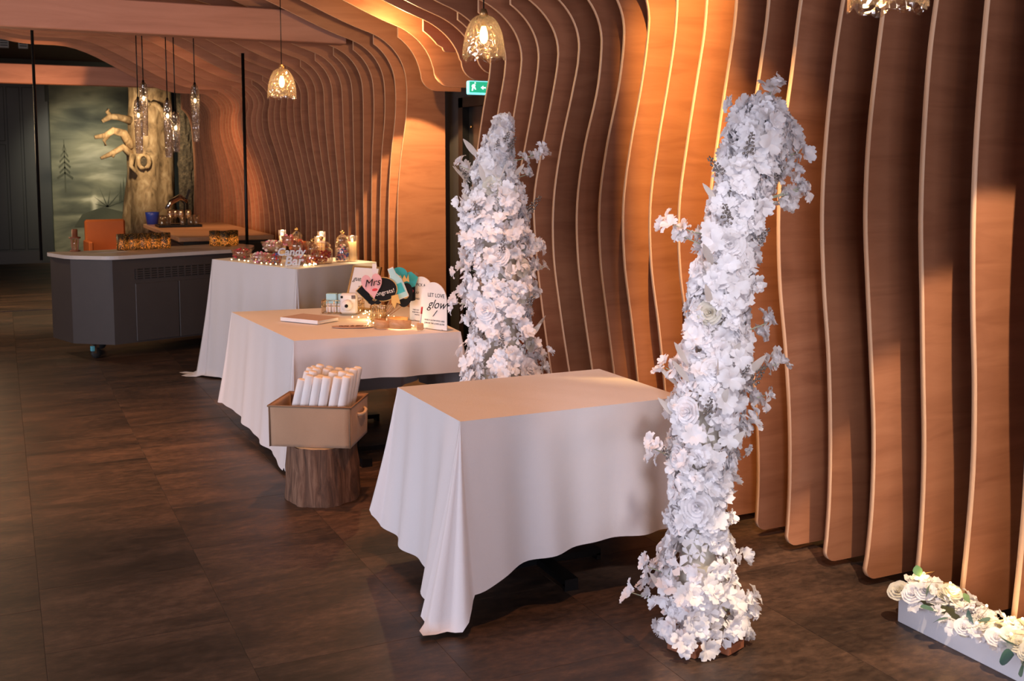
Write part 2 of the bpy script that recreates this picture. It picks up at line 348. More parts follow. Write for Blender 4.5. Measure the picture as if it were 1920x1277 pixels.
def sstep(u): u=max(0,min(1,u)); return u*u*(3-2*u)

# ================================================================== SETTING
# floor: base slab with separate square tiles
flo=struct(MB().box((-6,-4.6,-.06),(3.6,21.2,-.012)).build('floor','floor_joint'))
tw=.632
tm=MB().bbox((-tw/2+.0005,-tw/2+.0005,-.014),(tw/2-.0005,tw/2-.0005,0),.0006).mesh('tile','floor_tile')
cols=[(-2.49+.632*i) for i in range(10)]
for i,x in enumerate(cols):
    off=(.21*i)%.632
    y=1.3+off
    while y<13.6:
        if not (x<-1 and y<3.4):
            o=link('tile',tm,flo,(x+tw/2+.04-.632,y,0)); o.location.z=random.uniform(-.0005,.0003)
        y+=tw
far=MB()
far.box((-3.08,13.95,-.012),(3.5,21.0,-.001)); far.box((-6,-4.6,-.012),(-3.09,21.0,-.001)); far.box((-3.08,-4.6,-.012),(3.5,.95,-.001))
far.build('floor_sheet','floor_tile',flo)['kind']='stuff'

# ------------------------------------------------------------------ right wall with its plywood fins
wr=MB()
wr.box((3.5,-4.6,0),(3.62,6.72,3.6)); wr.box((3.5,8.24,0),(3.62,21.2,3.6)); wr.box((3.5,6.72,2.2),(3.62,8.24,3.6))
wall_right=struct(wr.build('wall_right','dark_wall'))
ZN=[.03,.3,.6,.9,1.2,1.5,1.8,2.1,2.3,2.4]
XT={1.0:[3.14,3.16,3.18,3.18,3.16,3.14,3.14,3.15,3.16,3.17],
2.3:[3.13,3.155,3.17,3.165,3.14,3.12,3.12,3.135,3.15,3.165],
2.725:[3.12,3.145,3.16,3.15,3.125,3.11,3.11,3.125,3.14,3.155],
2.946:[3.13,3.15,3.15,3.13,3.11,3.09,3.09,3.105,3.13,3.145],
3.167:[3.085,3.11,3.11,3.085,3.055,3.03,3.035,3.065,3.09,3.10],
3.39:[3.075,3.09,3.085,3.065,3.03,3.01,3.02,3.05,3.08,3.10],
3.61:[3.055,3.065,3.055,3.025,2.985,2.97,2.985,3.025,3.05,3.065],
3.83:[3.065,3.07,3.05,3.01,2.97,2.95,2.985,3.03,3.06,3.07],
4.27:[3.06,3.05,3.02,2.98,2.93,2.92,2.96,3.01,3.045,3.055],
4.71:[3.05,3.01,2.975,2.935,2.89,2.88,2.92,2.98,3.01,3.02],
5.16:[3.04,3.0,2.95,2.90,2.86,2.855,2.90,2.975,3.0,3.0],
5.38:[3.03,2.97,2.915,2.865,2.825,2.825,2.87,2.94,2.98,2.97],
5.82:[3.0,2.95,2.90,2.86,2.83,2.80,2.86,2.92,2.95,2.945],
6.48:[3.0,2.95,2.9,2.86,2.82,2.80,2.84,2.89,2.93,2.93],
6.95:[3.0,2.95,2.9,2.9,2.9,2.92,2.95,2.99,3.03,3.04],
8.10:[3.0,2.98,2.96,2.96,2.96,2.98,3.0,3.05,3.07,3.065],
8.47:[3.0,2.99,2.98,2.98,2.98,2.99,3.02,3.065,3.075,3.07],
8.91:[2.98,2.975,2.97,2.97,2.975,2.985,3.0,3.03,3.035,3.03],
9.35:[2.98,2.975,2.975,2.97,2.97,2.97,2.975,2.98,2.98,2.975],
10.02:[2.93,2.94,2.95,2.955,2.95,2.94,2.915,2.895,2.89,2.885],
10.68:[2.9,2.92,2.94,2.96,2.96,2.935,2.88,2.84,2.83,2.83],
11.3:[2.88,2.91,2.94,2.955,2.955,2.92,2.86,2.79,2.775,2.785],
12.5:[2.86,2.9,2.93,2.95,2.93,2.88,2.80,2.70,2.69,2.72],
13.2:[2.83,2.86,2.89,2.90,2.89,2.85,2.76,2.66,2.65,2.68],
15:[2.82,2.84,2.86,2.87,2.87,2.84,2.77,2.70,2.69,2.70],
18:[2.78,2.8,2.82,2.84,2.85,2.86,2.86,2.85,2.84,2.82]}
YN=sorted(XT)
def cub(xs,ys,x):      # smooth (Catmull-Rom like) interpolation
    n=len(xs)
    if x>=xs[-1]: return ys[-1]+(ys[-1]-ys[-2])/(xs[-1]-xs[-2])*(x-xs[-1])*.6
    if x<=xs[0]: return ys[0]
    i=0
    while x>xs[i+1]: i+=1
    def sl(k):
        if k==0: return (ys[1]-ys[0])/(xs[1]-xs[0])
        if k==n-1: return (ys[-1]-ys[-2])/(xs[-1]-xs[-2])
        return (ys[k+1]-ys[k-1])/(xs[k+1]-xs[k-1])
    h=xs[i+1]-xs[i]; t=(x-xs[i])/h; t2=t*t;t3=t2*t
    return (2*t3-3*t2+1)*ys[i]+(t3-2*t2+t)*h*sl(i)+(-2*t3+3*t2)*ys[i+1]+(t3-t2)*h*sl(i+1)
def Xf(Y,z): return cub(ZN,[interp(YN,[XT[y][k] for y in YN],Y) for k in range(10)],z)
def zturn(Y): return interp([3.3,4,4.7,5.2,5.6,6.5,8.47,10,12.5,18],[2.75,2.6,2.4,2.33,2.3,2.32,2.38,2.41,2.38,2.40],Y)
def bendh(Y): return interp([8.47,10.68,12.5],[.40,.30,.27],Y)
def bendw(Y): return interp([8.47,10.68,12.5],[.32,.24,.22],Y)
def zceil(X,Y):
    c=interp([7.8,8.9,11,12.5,14,18],[2.35,2.27,2.06,1.86,1.5,1.2],Y); low=interp([8,8.9,12.5,14],[2.76,2.76,2.67,2.65],Y)
    z=low+(3.2-low)*sstep((c+.75-X)/1.5)
    return z+.13*sstep((.45-X)/.9)+.05*math.sin(X*1.7+Y*.5)*sstep((.2-X)/1.)
BACK=3.41; FT=.024
def fin(Y,full=True,zbot=.03,cont=True,xend=-2.2,short=False):
    inner=[];outer=[]
    zt=zturn(Y); 
    if full:
        x0=Xf(Y,zbot); rr=.045
        for a in (0,20,45,70,90): inner.append((x0+rr-rr*math.sin(R(a)),zbot+rr-rr*math.cos(R(a)))); outer.append((BACK,zbot+rr*.3*a/90))
    else:
        x0=Xf(Y,zbot+.1) if not short else Xf(Y,zt)-.035; rr=.13 if not short else .03
        for a in (0,15,30,45,60,75,90): inner.append((x0+rr-rr*math.sin(R(a)),zbot+rr-rr*math.cos(R(a)))); outer.append((BACK,zbot+rr*.3*a/90))
    z=inner[-1][1]+.05
    while z<zt-.02: inner.append((Xf(Y,z),z)); outer.append((BACK,z)); z+=.065
    Xt=Xf(Y,zt); hb,wb_=bendh(Y),bendw(Y); P=[Vector((Xt,zt)),Vector((Xt+(Xt-Xf(Y,zt-.1))*2*hb/.4,zt+.5*hb)),Vector((Xt-.44*wb_,zt+.86*hb)),Vector((Xt-wb_,zt+hb))]
    nb=14; cut=.74
    for i in range(nb+1):
        t=i/nb if cont else i/nb*cut
        p=P[0]*(1-t)**3+P[1]*3*t*(1-t)**2+P[2]*3*t*t*(1-t)+P[3]*t**3
        if p.y<inner[-1][1]+.004: continue
        inner.append((p.x,p.y)); ztop=zt+.72
        u=t
        outer.append((BACK,lerp(zt,min(3.25,ztop),min(1,u*1.6))) if u<.62 else (lerp(BACK,p.x,(u-.62)/.38),min(3.25,ztop)))
    if cont:
        zc0=zceil(P[3].x,Y)
        x=P[3].x-.1
        while x>xend:
            z=P[3].y+zceil(x,Y)-zc0; inner.append((x,z)); outer.append((x,max(z+.22,min(3.25,zt+.72)) if x>P[3].x-.6 else max(z+.22,3.1))); x-=.12
    else:
        outer[-1]=(inner[-1][0],outer[-1][1])
    n=len(inner); vs=[]; 
    for yy in (Y-FT/2,Y+FT/2):
        vs+=[(x,yy,z) for x,z in inner]+[(x,yy,z) for x,z in outer]
    b=MB(); fs=[];o2=2*n
    b.add(vs,[])
    for i in range(n-1):
        b.f.append((i,n+i,n+i+1,i+1)); b.mi.append(0); b.sm.append(False)
        b.f.append((o2+i,o2+i+1,o2+n+i+1,o2+n+i)); b.mi.append(0); b.sm.append(False)
        b.f.append((i,i+1,o2+i+1,o2+i)); b.mi.append(1); b.sm.append(True)
        b.f.append((n+i,o2+n+i,o2+n+i+1,n+i+1)); b.mi.append(1); b.sm.append(False)
    b.f.append((0,o2,o2+n,n)); b.mi.append(1); b.sm.append(False)
    b.f.append((n-1,2*n-1,o2+2*n-1,o2+n-1)); b.mi.append(1); b.sm.append(False)
    return b.build('fin',['ply','ply_edge'],wall_right)
for k in range(15,-9,-1):
    Y=3.83-(k-4)*.221
    fin(Y,cont=(k%2==0),xend=1.2 if k>1 else .2)
for Y,ct,zb in ((6.70,False,2.36),(6.95,True,2.34),(7.24,True,2.32),(7.53,False,2.545),(7.82,True,2.31),(8.12,False,2.30)):
    fin(Y,full=False,zbot=zb,cont=ct,xend=.0,short=(zb==2.545))
for k in range(0,44):
    Y=8.47+.221*k
    fin(Y,cont=(k%2==0 and Y<14.95))
# ------------------------------------------------------------------ ceiling slab and glulam beams
ceil=struct(MB().box((-6,-4.6,3.6),(3.62,21.2,3.7)).build('ceiling','ceiling_dark'))
MB().bbox((-5.9,9.165,2.76),(2.78,9.335,3.02),.008).build('beam','beam_wood',ceil)
MB().bbox((-5.9,14.90,2.745),(2.62,15.07,2.985),.008).build('beam','beam_wood',ceil)
MB().bbox((-5.9,3.55,3.12),(2.2,3.72,3.38),.008).build('beam','beam_wood',ceil)
# ------------------------------------------------------------------ far wall: painted mural and dark panelled doors
wb=struct(MB().box((-6,21.0,0),(3.62,21.12,3.6)).build('wall_back','teal_wall'))
mu=MB().box((.86,20.975,.02),(2.95,21.0,3.3)).build('mural',['mural_paint'],wb)
def conifer(x,z0,h,wd,n):
    b=MB(); y0,y1=20.968,20.9745
    b.prism([(x-.012,z0),(x+.012,z0),(x+.006,z0+h),(x-.006,z0+h)],y0,y1)
    for i in range(n):
        t=i/n; zz=z0+h*(.35+.62*t); ww=wd*(1-t*.8)*random.uniform(.6,1.1)
        for s in (-1,1): b.prism([(x,zz),(x,zz+.04),(x+s*ww,zz-.06),(x+s*ww*.9,zz-.10)],y0,y1)
    return b.build('painted_tree','mural_tree',mu)
conifer(1.08,1.25,.95,.13,6)
b=MB()
for a,l in ((20,.3),(50,.36),(80,.32),(110,.4),(140,.3),(165,.22)):
    p=Vector((1.78,.98)); q=p+Vector((math.cos(R(a)),math.sin(R(a))))*l; n=Vector((-math.sin(R(a)),math.cos(R(a))))*.012
    b.prism([tuple(p-n),tuple(p+n),tuple(q)],20.968,20.9745)
b.prism([(1.2,.62),(1.35,.86),(1.7,.98),(2.2,.84),(2.4,.6)],20.968,20.9745)
b.build('painted_shrub','mural_tree',mu)
b=MB()
for i in range(4): b.prism([(1.98+.06*i,1.08),(2.04+.06*i,1.08),(2.02+.05*i,1.45+.07*(i%3))],20.968,20.9745)
b.build('painted_tree','mural_tree',mu)
MB().box((.9,20.955,.0),(1.9,20.974,.16)).build('skirting','dark_wall',wb)
dr=struct(MB().box((-1.4,20.86,.02),(.79,20.98,3.16)).build('door_2','dark_green_panel'))
for x0,x1,z0,z1 in ((-1.36,-.62,.25,2.1),(-.58,.13,.25,2.1),(.17,.38,.25,3.1),(.42,.62,.25,3.1),(-1.36,-.62,2.16,3.1),(-.58,.13,2.16,3.1)):
    MB().bbox((x0,20.845,z0),(x1,20.862,z1),.006).build('panel','dark_green_panel',dr)
MB().box((-1.4,20.83,0),(.86,20.87,.22)).build('kick_plate','black_paint',dr)
MB().box((.64,20.82,.02),(.83,20.9,2.86)).build('jamb','dark_green_panel',dr)
# room sides behind and left of the photographer, with window fronts
wl=MB().box((-6.0,-4.6,0),(-5.9,21.2,.45)).box((-6.0,-4.6,2.65),(-5.9,21.2,3.6)).box((-6,-4.6,.45),(-5.9,.1,2.65)).box((-6,6.3,.45),(-5.9,21.2,2.65))
struct(wl.build('wall_left','plaster'))
w1=struct(MB().box((-5.96,.1,.45),(-5.94,6.3,2.65)).build('window_1','white_plastic'))
for y in (.1,1.65,3.2,4.75,6.24): MB().box((-5.98,y,.45),(-5.88,y+.06,2.65)).build('mullion','black_paint',w1)
wf=MB().box((-5.9,-4.6,0),(3.5,-4.5,.4)).box((-5.9,-4.6,2.7),(3.5,-4.5,3.6)).box((-5.9,-4.6,.4),(-2.9,-4.5,2.7)).box((2.3,-4.6,.4),(3.5,-4.5,2.7))
struct(wf.build('wall_front','plaster'))
w2=struct(MB().box((-2.9,-4.56,.4),(2.3,-4.54,2.7)).build('window_2','white_plastic'))
for x in (-2.9,-1.2,.5,2.24): MB().box((x,-4.58,.4),(x+.06,-4.48,2.7)).build('mullion','black_paint',w2)
# ------------------------------------------------------------------ black emergency door in the fin recess, exit sign
d1=struct(MB().box((3.52,6.74,.02),(3.57,8.20,2.18)).build('door_1','door_black'))
fr=MB().box((3.46,8.20,0),(3.60,8.29,2.26)).box((3.46,6.66,0),(3.60,6.74,2.26)).box((3.46,6.66,2.18),(3.60,8.29,2.26))
fr.build('door_frame','black_metal',d1)
MB().box((3.505,6.9,.3),(3.521,7.42,2.05)).build('panel','door_black',d1); MB().box((3.505,7.5,.3),(3.521,8.08,2.05)).build('panel','door_black',d1)
MB().tube([(3.50,8.12,1.02),(3.46,8.12,1.02),(3.46,7.98,1.02)],.01).build('door_handle','chrome',d1)
MB().sphere((3.505,8.12,2.02),.012).build('closer_pin','gold',d1)
ex=thing('exit_sign','green and white emergency exit sign above the black door','sign',(3.25,7.40,2.235))
MB().bbox((-.075,-.0,-.005),(.095,.05,.095),.006).build('housing','exit_cyan',ex)
MB().box((-.07,-.004,.008),(.075,.0005,.088)).build('face','exit_green',ex)
rm=MB().prism([(-.055,.02),(-.045,.02),(-.038,.045),(-.028,.03),(-.018,.03),(-.03,.055),(-.022,.06),(-.03,.07),(-.045,.068),(-.055,.055),(-.05,.045)],-.006,-.004)
rm.sphere((-.026,-.005,.078),.006,6,4); rm.build('running_figure','exit_white',ex)
MB().prism([(.02,.045),(.04,.06),(.04,.05),(.06,.05),(.06,.04),(.04,.04),(.04,.03)],-.006,-.004).build('arrow','exit_white',ex)
MB().box((-.02,.02,.095),(.02,.03,.20)).build('bracket','black_metal',ex)

# unseen blocker added round the orange spot; its flap shades the farther fins
ts=thing('beam_blocker','unseen black lamp housing with an added light-blocking flap above the orange fins','light blocker',(2.25,3.52,2.95))
MB().box((.025,-.16,-.03),(.03,.02,.08)).box((-.07,-.16,-.03),(-.065,.02,.08)).box((-.07,-.165,-.03),(.03,-.16,.08)).box((-.07,-.16,.08),(.03,.0,.085)).build('housing','black_metal',ts)
MB().tube([(-.02,-.08,.085),(-.02,-.08,.70)],.008,8).build('stem','black_metal',ts)
dx,dy=.75/1.531,1.335/1.531
MB().prism([(-.34,-.30),(.0,-.30),(.0,.25),(-.34,.25)],-.001,.001).build('flap','black_metal',ts,(dx*.085,dy*.085,0),math.atan2(dy,dx)-PI/2)
# ================================================================== TABLES AND CLOTHS
def cloth(name,label,corners,z,drops,fold,flare,group=None,seed=1,waves=1.0,hemf=None,pleat=.10):
    """corners: 4 points counter-clockwise (near-left, near-right, far-right, far-left); drops per side;
    fold per corner: (extra drop, extra flare)"""
    rng=random.Random(seed); cs=[Vector(c) for c in corners]; nl=20
    ring=[]   # (point, normal, drop, flare, wave, phase)
    for i in range(4):
        a,b=cs[i],cs[(i+1)%4]; d=(b-a).normalized(); nrm=Vector((d.y,-d.x)); L=(b-a).length
        pv=(cs[i]-cs[i-1]).normalized(); pn=Vector((pv.y,-pv.x))
        ed,ef=fold[i]
        for j in range(15):     # fan round corner i
            t=j/14; ang=t; n2=(pn*(1-t)+nrm*t).normalized(); bell=math.sin(PI*t)
            bell2=max(0,math.sin(PI*t))**1.5
            ring.append((a,n2,lerp(drops[i-1],drops[i],t)+ed*(.3+.7*bell2)+(hemf(i-1,1)*(1-t)+hemf(i,0)*t if hemf else 0),lerp(flare[i-1],flare[i],t)+ef*(.42+.58*bell**.9)*(1+pleat*math.sin(t*19)),0))
        m=46; ph=rng.uniform(0,6); 
        for j in range(1,m):
            t=j/m; p=a.lerp(b,t); s=t*L; e=min(1,min(t,1-t)*6)
            near=math.exp(-(s/.17)**2); near2=math.exp(-((L-s)/.17)**2); e2,f2=fold[(i+1)%4]
            wv=waves*e*(.016*math.sin(s*17+ph)+.011*math.sin(s*31+ph*2.1)+.008*math.sin(s*7.3+ph*.7))
            dd=drops[i]
            if hemf: dd+=hemf(i,t)
            ring.append((p,nrm,dd+.30*(ed*near+e2*near2),flare[i]+.42*(ef*near+f2*near2),wv))
    n=len(ring); vs=[];fs=[]
    for k in range(nl+1):
        t=k/nl
        for (p,nr,d,fl,wv) in ring:
            L=d*t; h=min(L,z-.006); ex=L-h
            out=.006*min(1,t*6)+fl*t**1.25+wv*t**.8+ex*.85
            q=p+nr*out; zz=z-h+ (.004*math.sin(ex*60) if ex>0 else 0)
            if ex>0: zz=max(.004,zz+.01*abs(math.sin(ex*30+p.x*9)))
            if k==0: zz=z
            vs.append((q.x,q.y,zz-.0 if k else z))
    for k in range(nl):
        for j in range(n): fs.append((k*n+j,k*n+(j+1)%n,(k+1)*n+(j+1)%n,(k+1)*n+j))
    b=MB(); b.add(vs,fs,0,True)
    # top sheet, gently creased
    G=14; tv=[];tf=[]
    for iy in range(G+1):
        for ix in range(G+1):
            u,v=ix/G,iy/G; p=(cs[0]*(1-u)+cs[1]*u)*(1-v)+(cs[3]*(1-u)+cs[2]*u)*v
            e=min(u,1-u,v,1-v); tv.append((p.x,p.y,z+(.0015*math.sin(ix*1.9+iy)*min(1,e*8) if e>0 else 0)))
    for iy in range(G):
        for ix in range(G): q=iy*(G+1)+ix; tf.append((q,q+1,q+G+2,q+G+1))
    b.add(tv,tf,0,True)
    o=b.build(name,'tablecloth_white'); tag(o,label,'tablecloth',group); return o
def pedestal_table(label,corners,z,bases,leg=.28):
    c=sum((Vector(p) for p in corners),Vector((0,0)))/4
    t=thing('pedestal_table',label,'table',(c.x,c.y,0))
    poly=[Vector(p)-c for p in corners]
    poly=[p*(1-.012/p.length) for p in poly]
    vs=[(p.x,p.y,z-.03) for p in poly]+[(p.x,p.y,z-.004) for p in poly]
    MB().add(vs,[(0,1,2,3),(7,6,5,4),(0,1,5,4),(1,2,6,5),(2,3,7,6),(3,0,4,7)]).build('table_top','counter_wood',t)
    for bx,by,rot in bases:
        x,y=bx-c.x,by-c.y
        MB().box((x-.04,y-.04,.045),(x+.04,y+.04,z-.031)).build('post','black_metal',t)
        for k in range(4):
            a=rot+k*PI/2; e=Vector((math.cos(a),math.sin(a)))*leg
            b=MB().bar((x,y,.04),(x+e.x,y+e.y,.033),.06,.028); b.bar((x+e.x*.93,y+e.y*.93,.014),(x+e.x*1.0,y+e.y*1.0,.014),.06,.028)
            b.build('foot','black_metal',t)
        MB().box((x-.2,y-.2,z-.045),(x+.2,y+.2,z-.031)).build('top_plate','black_metal',t)
    return t
# table 1 (front)
T1=[(1.517,3.628),(2.517,3.634),(2.517,4.322),(1.517,4.328)]
pedestal_table('small black pedestal table under the nearest white cloth, feet showing',T1,.736,[(2.0,3.92,0)])
cloth('tablecloth','white cloth on the nearest table, corner fold touching the floor',T1,.74,(.575,.6,.62,.64),[(.155,.17),(.04,.09),(.08,.1),(-.12,.075)],(.05,.05,.05,.045),seed=3,
  hemf=lambda i,t: -.07*t if i==0 else 0,pleat=.16)
# table 2 (guest book)
T2=[(1.423,5.76),(2.376,5.67),(2.50,7.0),(1.346,7.11)]
pedestal_table('black legged table under the guest book cloth, open at the front',T2,.736,[(1.80,5.98,.05),(1.95,6.75,.05)])
cloth('tablecloth','white cloth on the guest book table, short at the front',T2,.74,(.235,.5,.6,.66),[(.12,.03),(-.02,.05),(.02,.08),(.0,.05)],(.012,.05,.05,.05),seed=5,waves=.6,
  hemf=lambda i,t: .34*sstep((.24-t)/.24) if i==0 else ((.09*sstep(t*1.2)-.06) if i==3 else 0))
# table 3 (candy bar), a little higher
T3=[(1.93,7.68),(2.65,8.03),(2.25,9.19),(1.53,8.84)]
pedestal_table('taller table under the candy bar cloth',T3,.946,[(2.09,8.43,.45)])
cloth('tablecloth','grey-white cloth on the candy bar table, pooling on the floor',T3,.95,(.90,.92,.9,.93),[(.0,.075),(.1,.05),(.05,.05),(.17,.10)],(.03,.03,.03,.045),seed=9,waves=.8,pleat=.5)

# ================================================================== STUMP, BASKET AND ROLLS
st=thing('tree_stump','weathered tree stump under the beige basket','stump',(1.44,5.28,0))
def wob(r,z,a,i):
    k=1+.04*math.sin(3*a+1)+.025*math.sin(7*a+.5)+.015*math.sin(17*a)+.012*math.sin(31*a+2*z)
    return r*k+ (.012*mnoise.noise(Vector((a*3,z*9,0)))),z
MB().lathe([(.188,0),(.19,.02),(.186,.08),(.182,.16),(.178,.24),(.177,.292)],64,wob=wob).build('bark','bark',st)
b=MB()
for k,(r0,z) in enumerate(((.172,.293),(.14,.2945),(.1,.296))): b.lathe([(r0,z-.006),(r0,z),(r0*.72,z+.0005),(.001,z+.0005)],40,wob=lambda r,z,a,i:(r*(1+.03*math.sin(3*a+1)),z))
b.build('cut_face','light_wood',st)
bo=Vector((1.17,5.263)); bu=Vector((.35,-.22)).normalized(); bv=Vector((.22,.35)).normalized()
brot=math.atan2(bu.y,bu.x)
bk=thing('storage_basket','beige woven fabric basket full of white rolls on the stump','basket',(bo.x,bo.y,.298),brot)
W,D,Hh=.412,.335,.205
def panel(name,pts,thick,nrm,mat='basket_cloth'):
    # bulged quad panel with thickness
    b=MB(); n=12; q=[Vector(p) for p in pts]; nr=Vector(nrm); vs=[];fs=[]
    for s in (0,1):
        for iy in range(n+1):
            for ix in range(n+1):
                u,v=ix/n,iy/n; p=(q[0]*(1-u)+q[1]*u)*(1-v)+(q[3]*(1-u)+q[2]*u)*v
                bul=.012*math.sin(PI*u)*math.sin(PI*min(1,v*1.1))*(1+.5*math.sin(u*9))
                vs.append(p+nr*(bul+(-thick if s else 0)))
    m=(n+1)**2
    for iy in range(n):
        for ix in range(n):
            a=iy*(n+1)+ix; fs.append((a,a+1,a+n+2,a+n+1)); fs.append((m+a,m+a+n+1,m+a+n+2,m+a+1))
    ed=[ix for ix in range(n+1)]+[ (n+1)*i+n for i in range(1,n+1)]+[(n+1)*n+ix for ix in range(n-1,-1,-1)]+[(n+1)*i for i in range(n-1,0,-1)]
    for i in range(len(ed)): j=(i+1)%len(ed); fs.append((ed[i],m+ed[i],m+ed[j],ed[j]))
    b.add(vs,fs,0,True); return b.build(name,mat,bk)
panel('front_panel',[(0,0,0),(W,0,0),(W+.005,-.004,Hh),(-.005,-.004,Hh)],.006,(0,-1,0))
panel('side_panel',[(W,0,0),(W,D,0),(W+.005,D,Hh),(W+.005,-.004,Hh)],.006,(1,0,0))
panel('back_panel',[(W,D,0),(0,D,0),(-.005,D,Hh),(W+.005,D,Hh)],.006,(0,1,0))
panel('side_panel',[(0,D,0),(0,0,0),(-.005,0,Hh),(-.005,D,Hh)],.006,(-1,0,0))
MB().box((0,0,0),(W,D,.006)).build('bottom_panel','basket_cloth',bk)
MB().tube([(-.006,-.005,Hh),(W+.006,-.005,Hh),(W+.006,D,Hh),(-.006,D,Hh)],.0055,6,closed=True).build('rim','basket_trim',bk)
for x in (0,W): MB().tube([(x,-.003,.0),(x,-.006,Hh*.5),(x,-.004,Hh)],.003,6).build('piping','basket_trim',bk)
for x,s in ((W+.012,1),(-.012,-1)):
    MB().tube([(x,.10,Hh-.055),(x+s*.014,.115,Hh-.058),(x+s*.018,.165,Hh-.062),(x+s*.014,.215,Hh-.055),(x,.23,Hh-.05)],.0085,7).build('rope_handle','rope',bk)
# white rolls
def rollmesh():
    b=MB(); n=14; r=.0205; L=.335; prof=[(.006,L*.985),(r*.7,L),(r,L-.007),(r*1.02,L*.6),(r*.98,L*.3),(r,.005),(.004,0)]
    def wb2(rr,z,a,i): return rr*(1+.10*math.cos(2*a)+.03*math.sin(5*a)),z
    b.lathe(prof,n,wob=wb2); return b.mesh('roll','white_card')
rme=rollmesh(); rows=[(.055,6,0),(.12,6,.012),(.185,6,.018),(.25,6,.03)]
places=['front row','second row','third row','back row']; nth=['leftmost','second','third','fourth','fifth','sixth','rightmost']
for ri,(v,n,up) in enumerate(rows):
    for i in range(n):
        u=.075+i*.049
        p=bo+bu*u+bv*v
        o=link('paper_roll',rme,None,(p.x,p.y,.309+up*.3)); o.rotation_euler=(R(random.uniform(-2,1)),R(11+random.uniform(-1,1)+(3 if i==0 else 0)),brot)
        o.scale=(1,1,1+up+random.uniform(-.03,.05))
        tag(o,'white roll in the beige basket, %s of the %s'%(nth[i] if i<n-1 else 'rightmost',places[ri]),'roll','white rolls in the basket')

# ================================================================== FLOWER COLUMNS
def blossom(seed,petals,rad,cup,layers=1):
    """loose silk blossom: separate petals with notched, ruffled tips"""
    rng=random.Random(seed); b=MB()
    for ly in range(layers):
        sc_=1-.3*ly
        for k in range(petals):
            a0=2*PI*k/petals+ly*.5+rng.uniform(-.15,.15); tilt=cup+ly*.4+rng.uniform(-.28,.28); L=rad*sc_*rng.uniform(.8,1.12); wd=L*rng.uniform(.29,.41); tw=rng.uniform(-.5,.5)
            vs=[];fs=[]; nu,nv=4,4
            for i in range(nu+1):
                u=i/nu; wloc=wd*(.18+.95*math.sin(PI*min(1,u*.60+.03))**1.1)
                for j in range(nv+1):
                    v=j/nv*2-1; notch=(.17 if j==2 else (.0 if j in (1,3) else .12))*(u>.95)
                    rx=L*(u-notch*1.0); ry=wloc*v*(1 if u<.95 else .86)
                    rz=L*(.22*math.sin(u*PI*.75)-.16*u*u+.10*v*v*u)+(rng.uniform(-.10,.10)*L if u>.6 else 0)+tw*ry*u
                    ct,stt=math.cos(tilt),math.sin(tilt); px=rx*ct-rz*stt; pz=rx*stt+rz*ct
                    vs.append((px*math.cos(a0)-ry*math.sin(a0),px*math.sin(a0)+ry*math.cos(a0),pz))
            for i in range(nu):
                for j in range(nv): q=i*(nv+1)+j; fs.append((q,q+1,q+nv+2,q+nv+1))
            b.add(vs,fs,0,True)
    return b.mesh('blossom','petal_white')
BL=[blossom(s,p,r,c,l) for s,p,r,c,l in ((1,6,.050,.25,1),(2,7,.046,.5,1),(3,5,.050,.35,1),(4,6,.047,.3,2),(5,6,.052,.1,1),(6,8,.044,.6,1))]
def rosemesh(mat,seed=0):
    rng=random.Random(seed); b=MB()
    for ly in range(5):
        n=3+ly; rr=.006+.0075*ly; h=.034-.003*ly
        for k in range(n):
            a0=2*PI*k/n+ly*.7; sp=2*PI/n*.75; vs=[];fs=[]
            for i in range(5):
                u=i/4
                for j in range(5):
                    v=(j/4-.5); r_=rr*(.5+.75*u+ .25*u*u*(ly>1))+.006*u*u*ly*.4; a=a0+v*sp*1.5
                    vs.append((r_*math.cos(a),r_*math.sin(a),h*u-.01-.003*ly*u+.004*math.cos(v*6)*u))
            for i in range(4):
                for j in range(4): q=i*5+j; fs.append((q,q+1,q+6,q+5))
            b.add(vs,fs,0,True)
    return b.mesh('rose',mat)
ROSE=rosemesh('petal_white'); ROSEC=rosemesh('petal_cream',3)
def berrymesh():
    b=MB(); rng=random.Random(2)
    b.tube([(0,0,0),(.0,.004,.05),(.004,.0,.1)],.0016,5)
    for i in range(26):
        z=.015+.085*i/26; a=i*2.4; r=.006+.012*(1-i/26); b.sphere((r*math.cos(a),r*math.sin(a),z),.0058*(1-.4*i/26),6,4)
    return b.mesh('berry_sprig','silver_berry')
BERRY=berrymesh()
def leafmesh(mat,L,wd,name='leaf'):
    b=MB(); vs=[];fs=[]; n=6
    for i in range(n+1):
        u=i/n; w_=wd*math.sin(PI*(u*.96+.02))**.8
        for v in (-1,0,1): vs.append((v*w_,.12*L*u*u+abs(v)*w_*.25,L*u))
    for i in range(n):
        for j in range(2): q=i*3+j; fs.append((q,q+1,q+4,q+3))
    b.add(vs,fs,0,True); return b.mesh(name,mat)
PLEAF=leafmesh('leaf_pale',.11,.013)
def orient(d,roll): 
    return (Vector(d).to_track_quat('Z','Y') @ Matrix.Rotation(roll,4,'Z').to_quaternion())
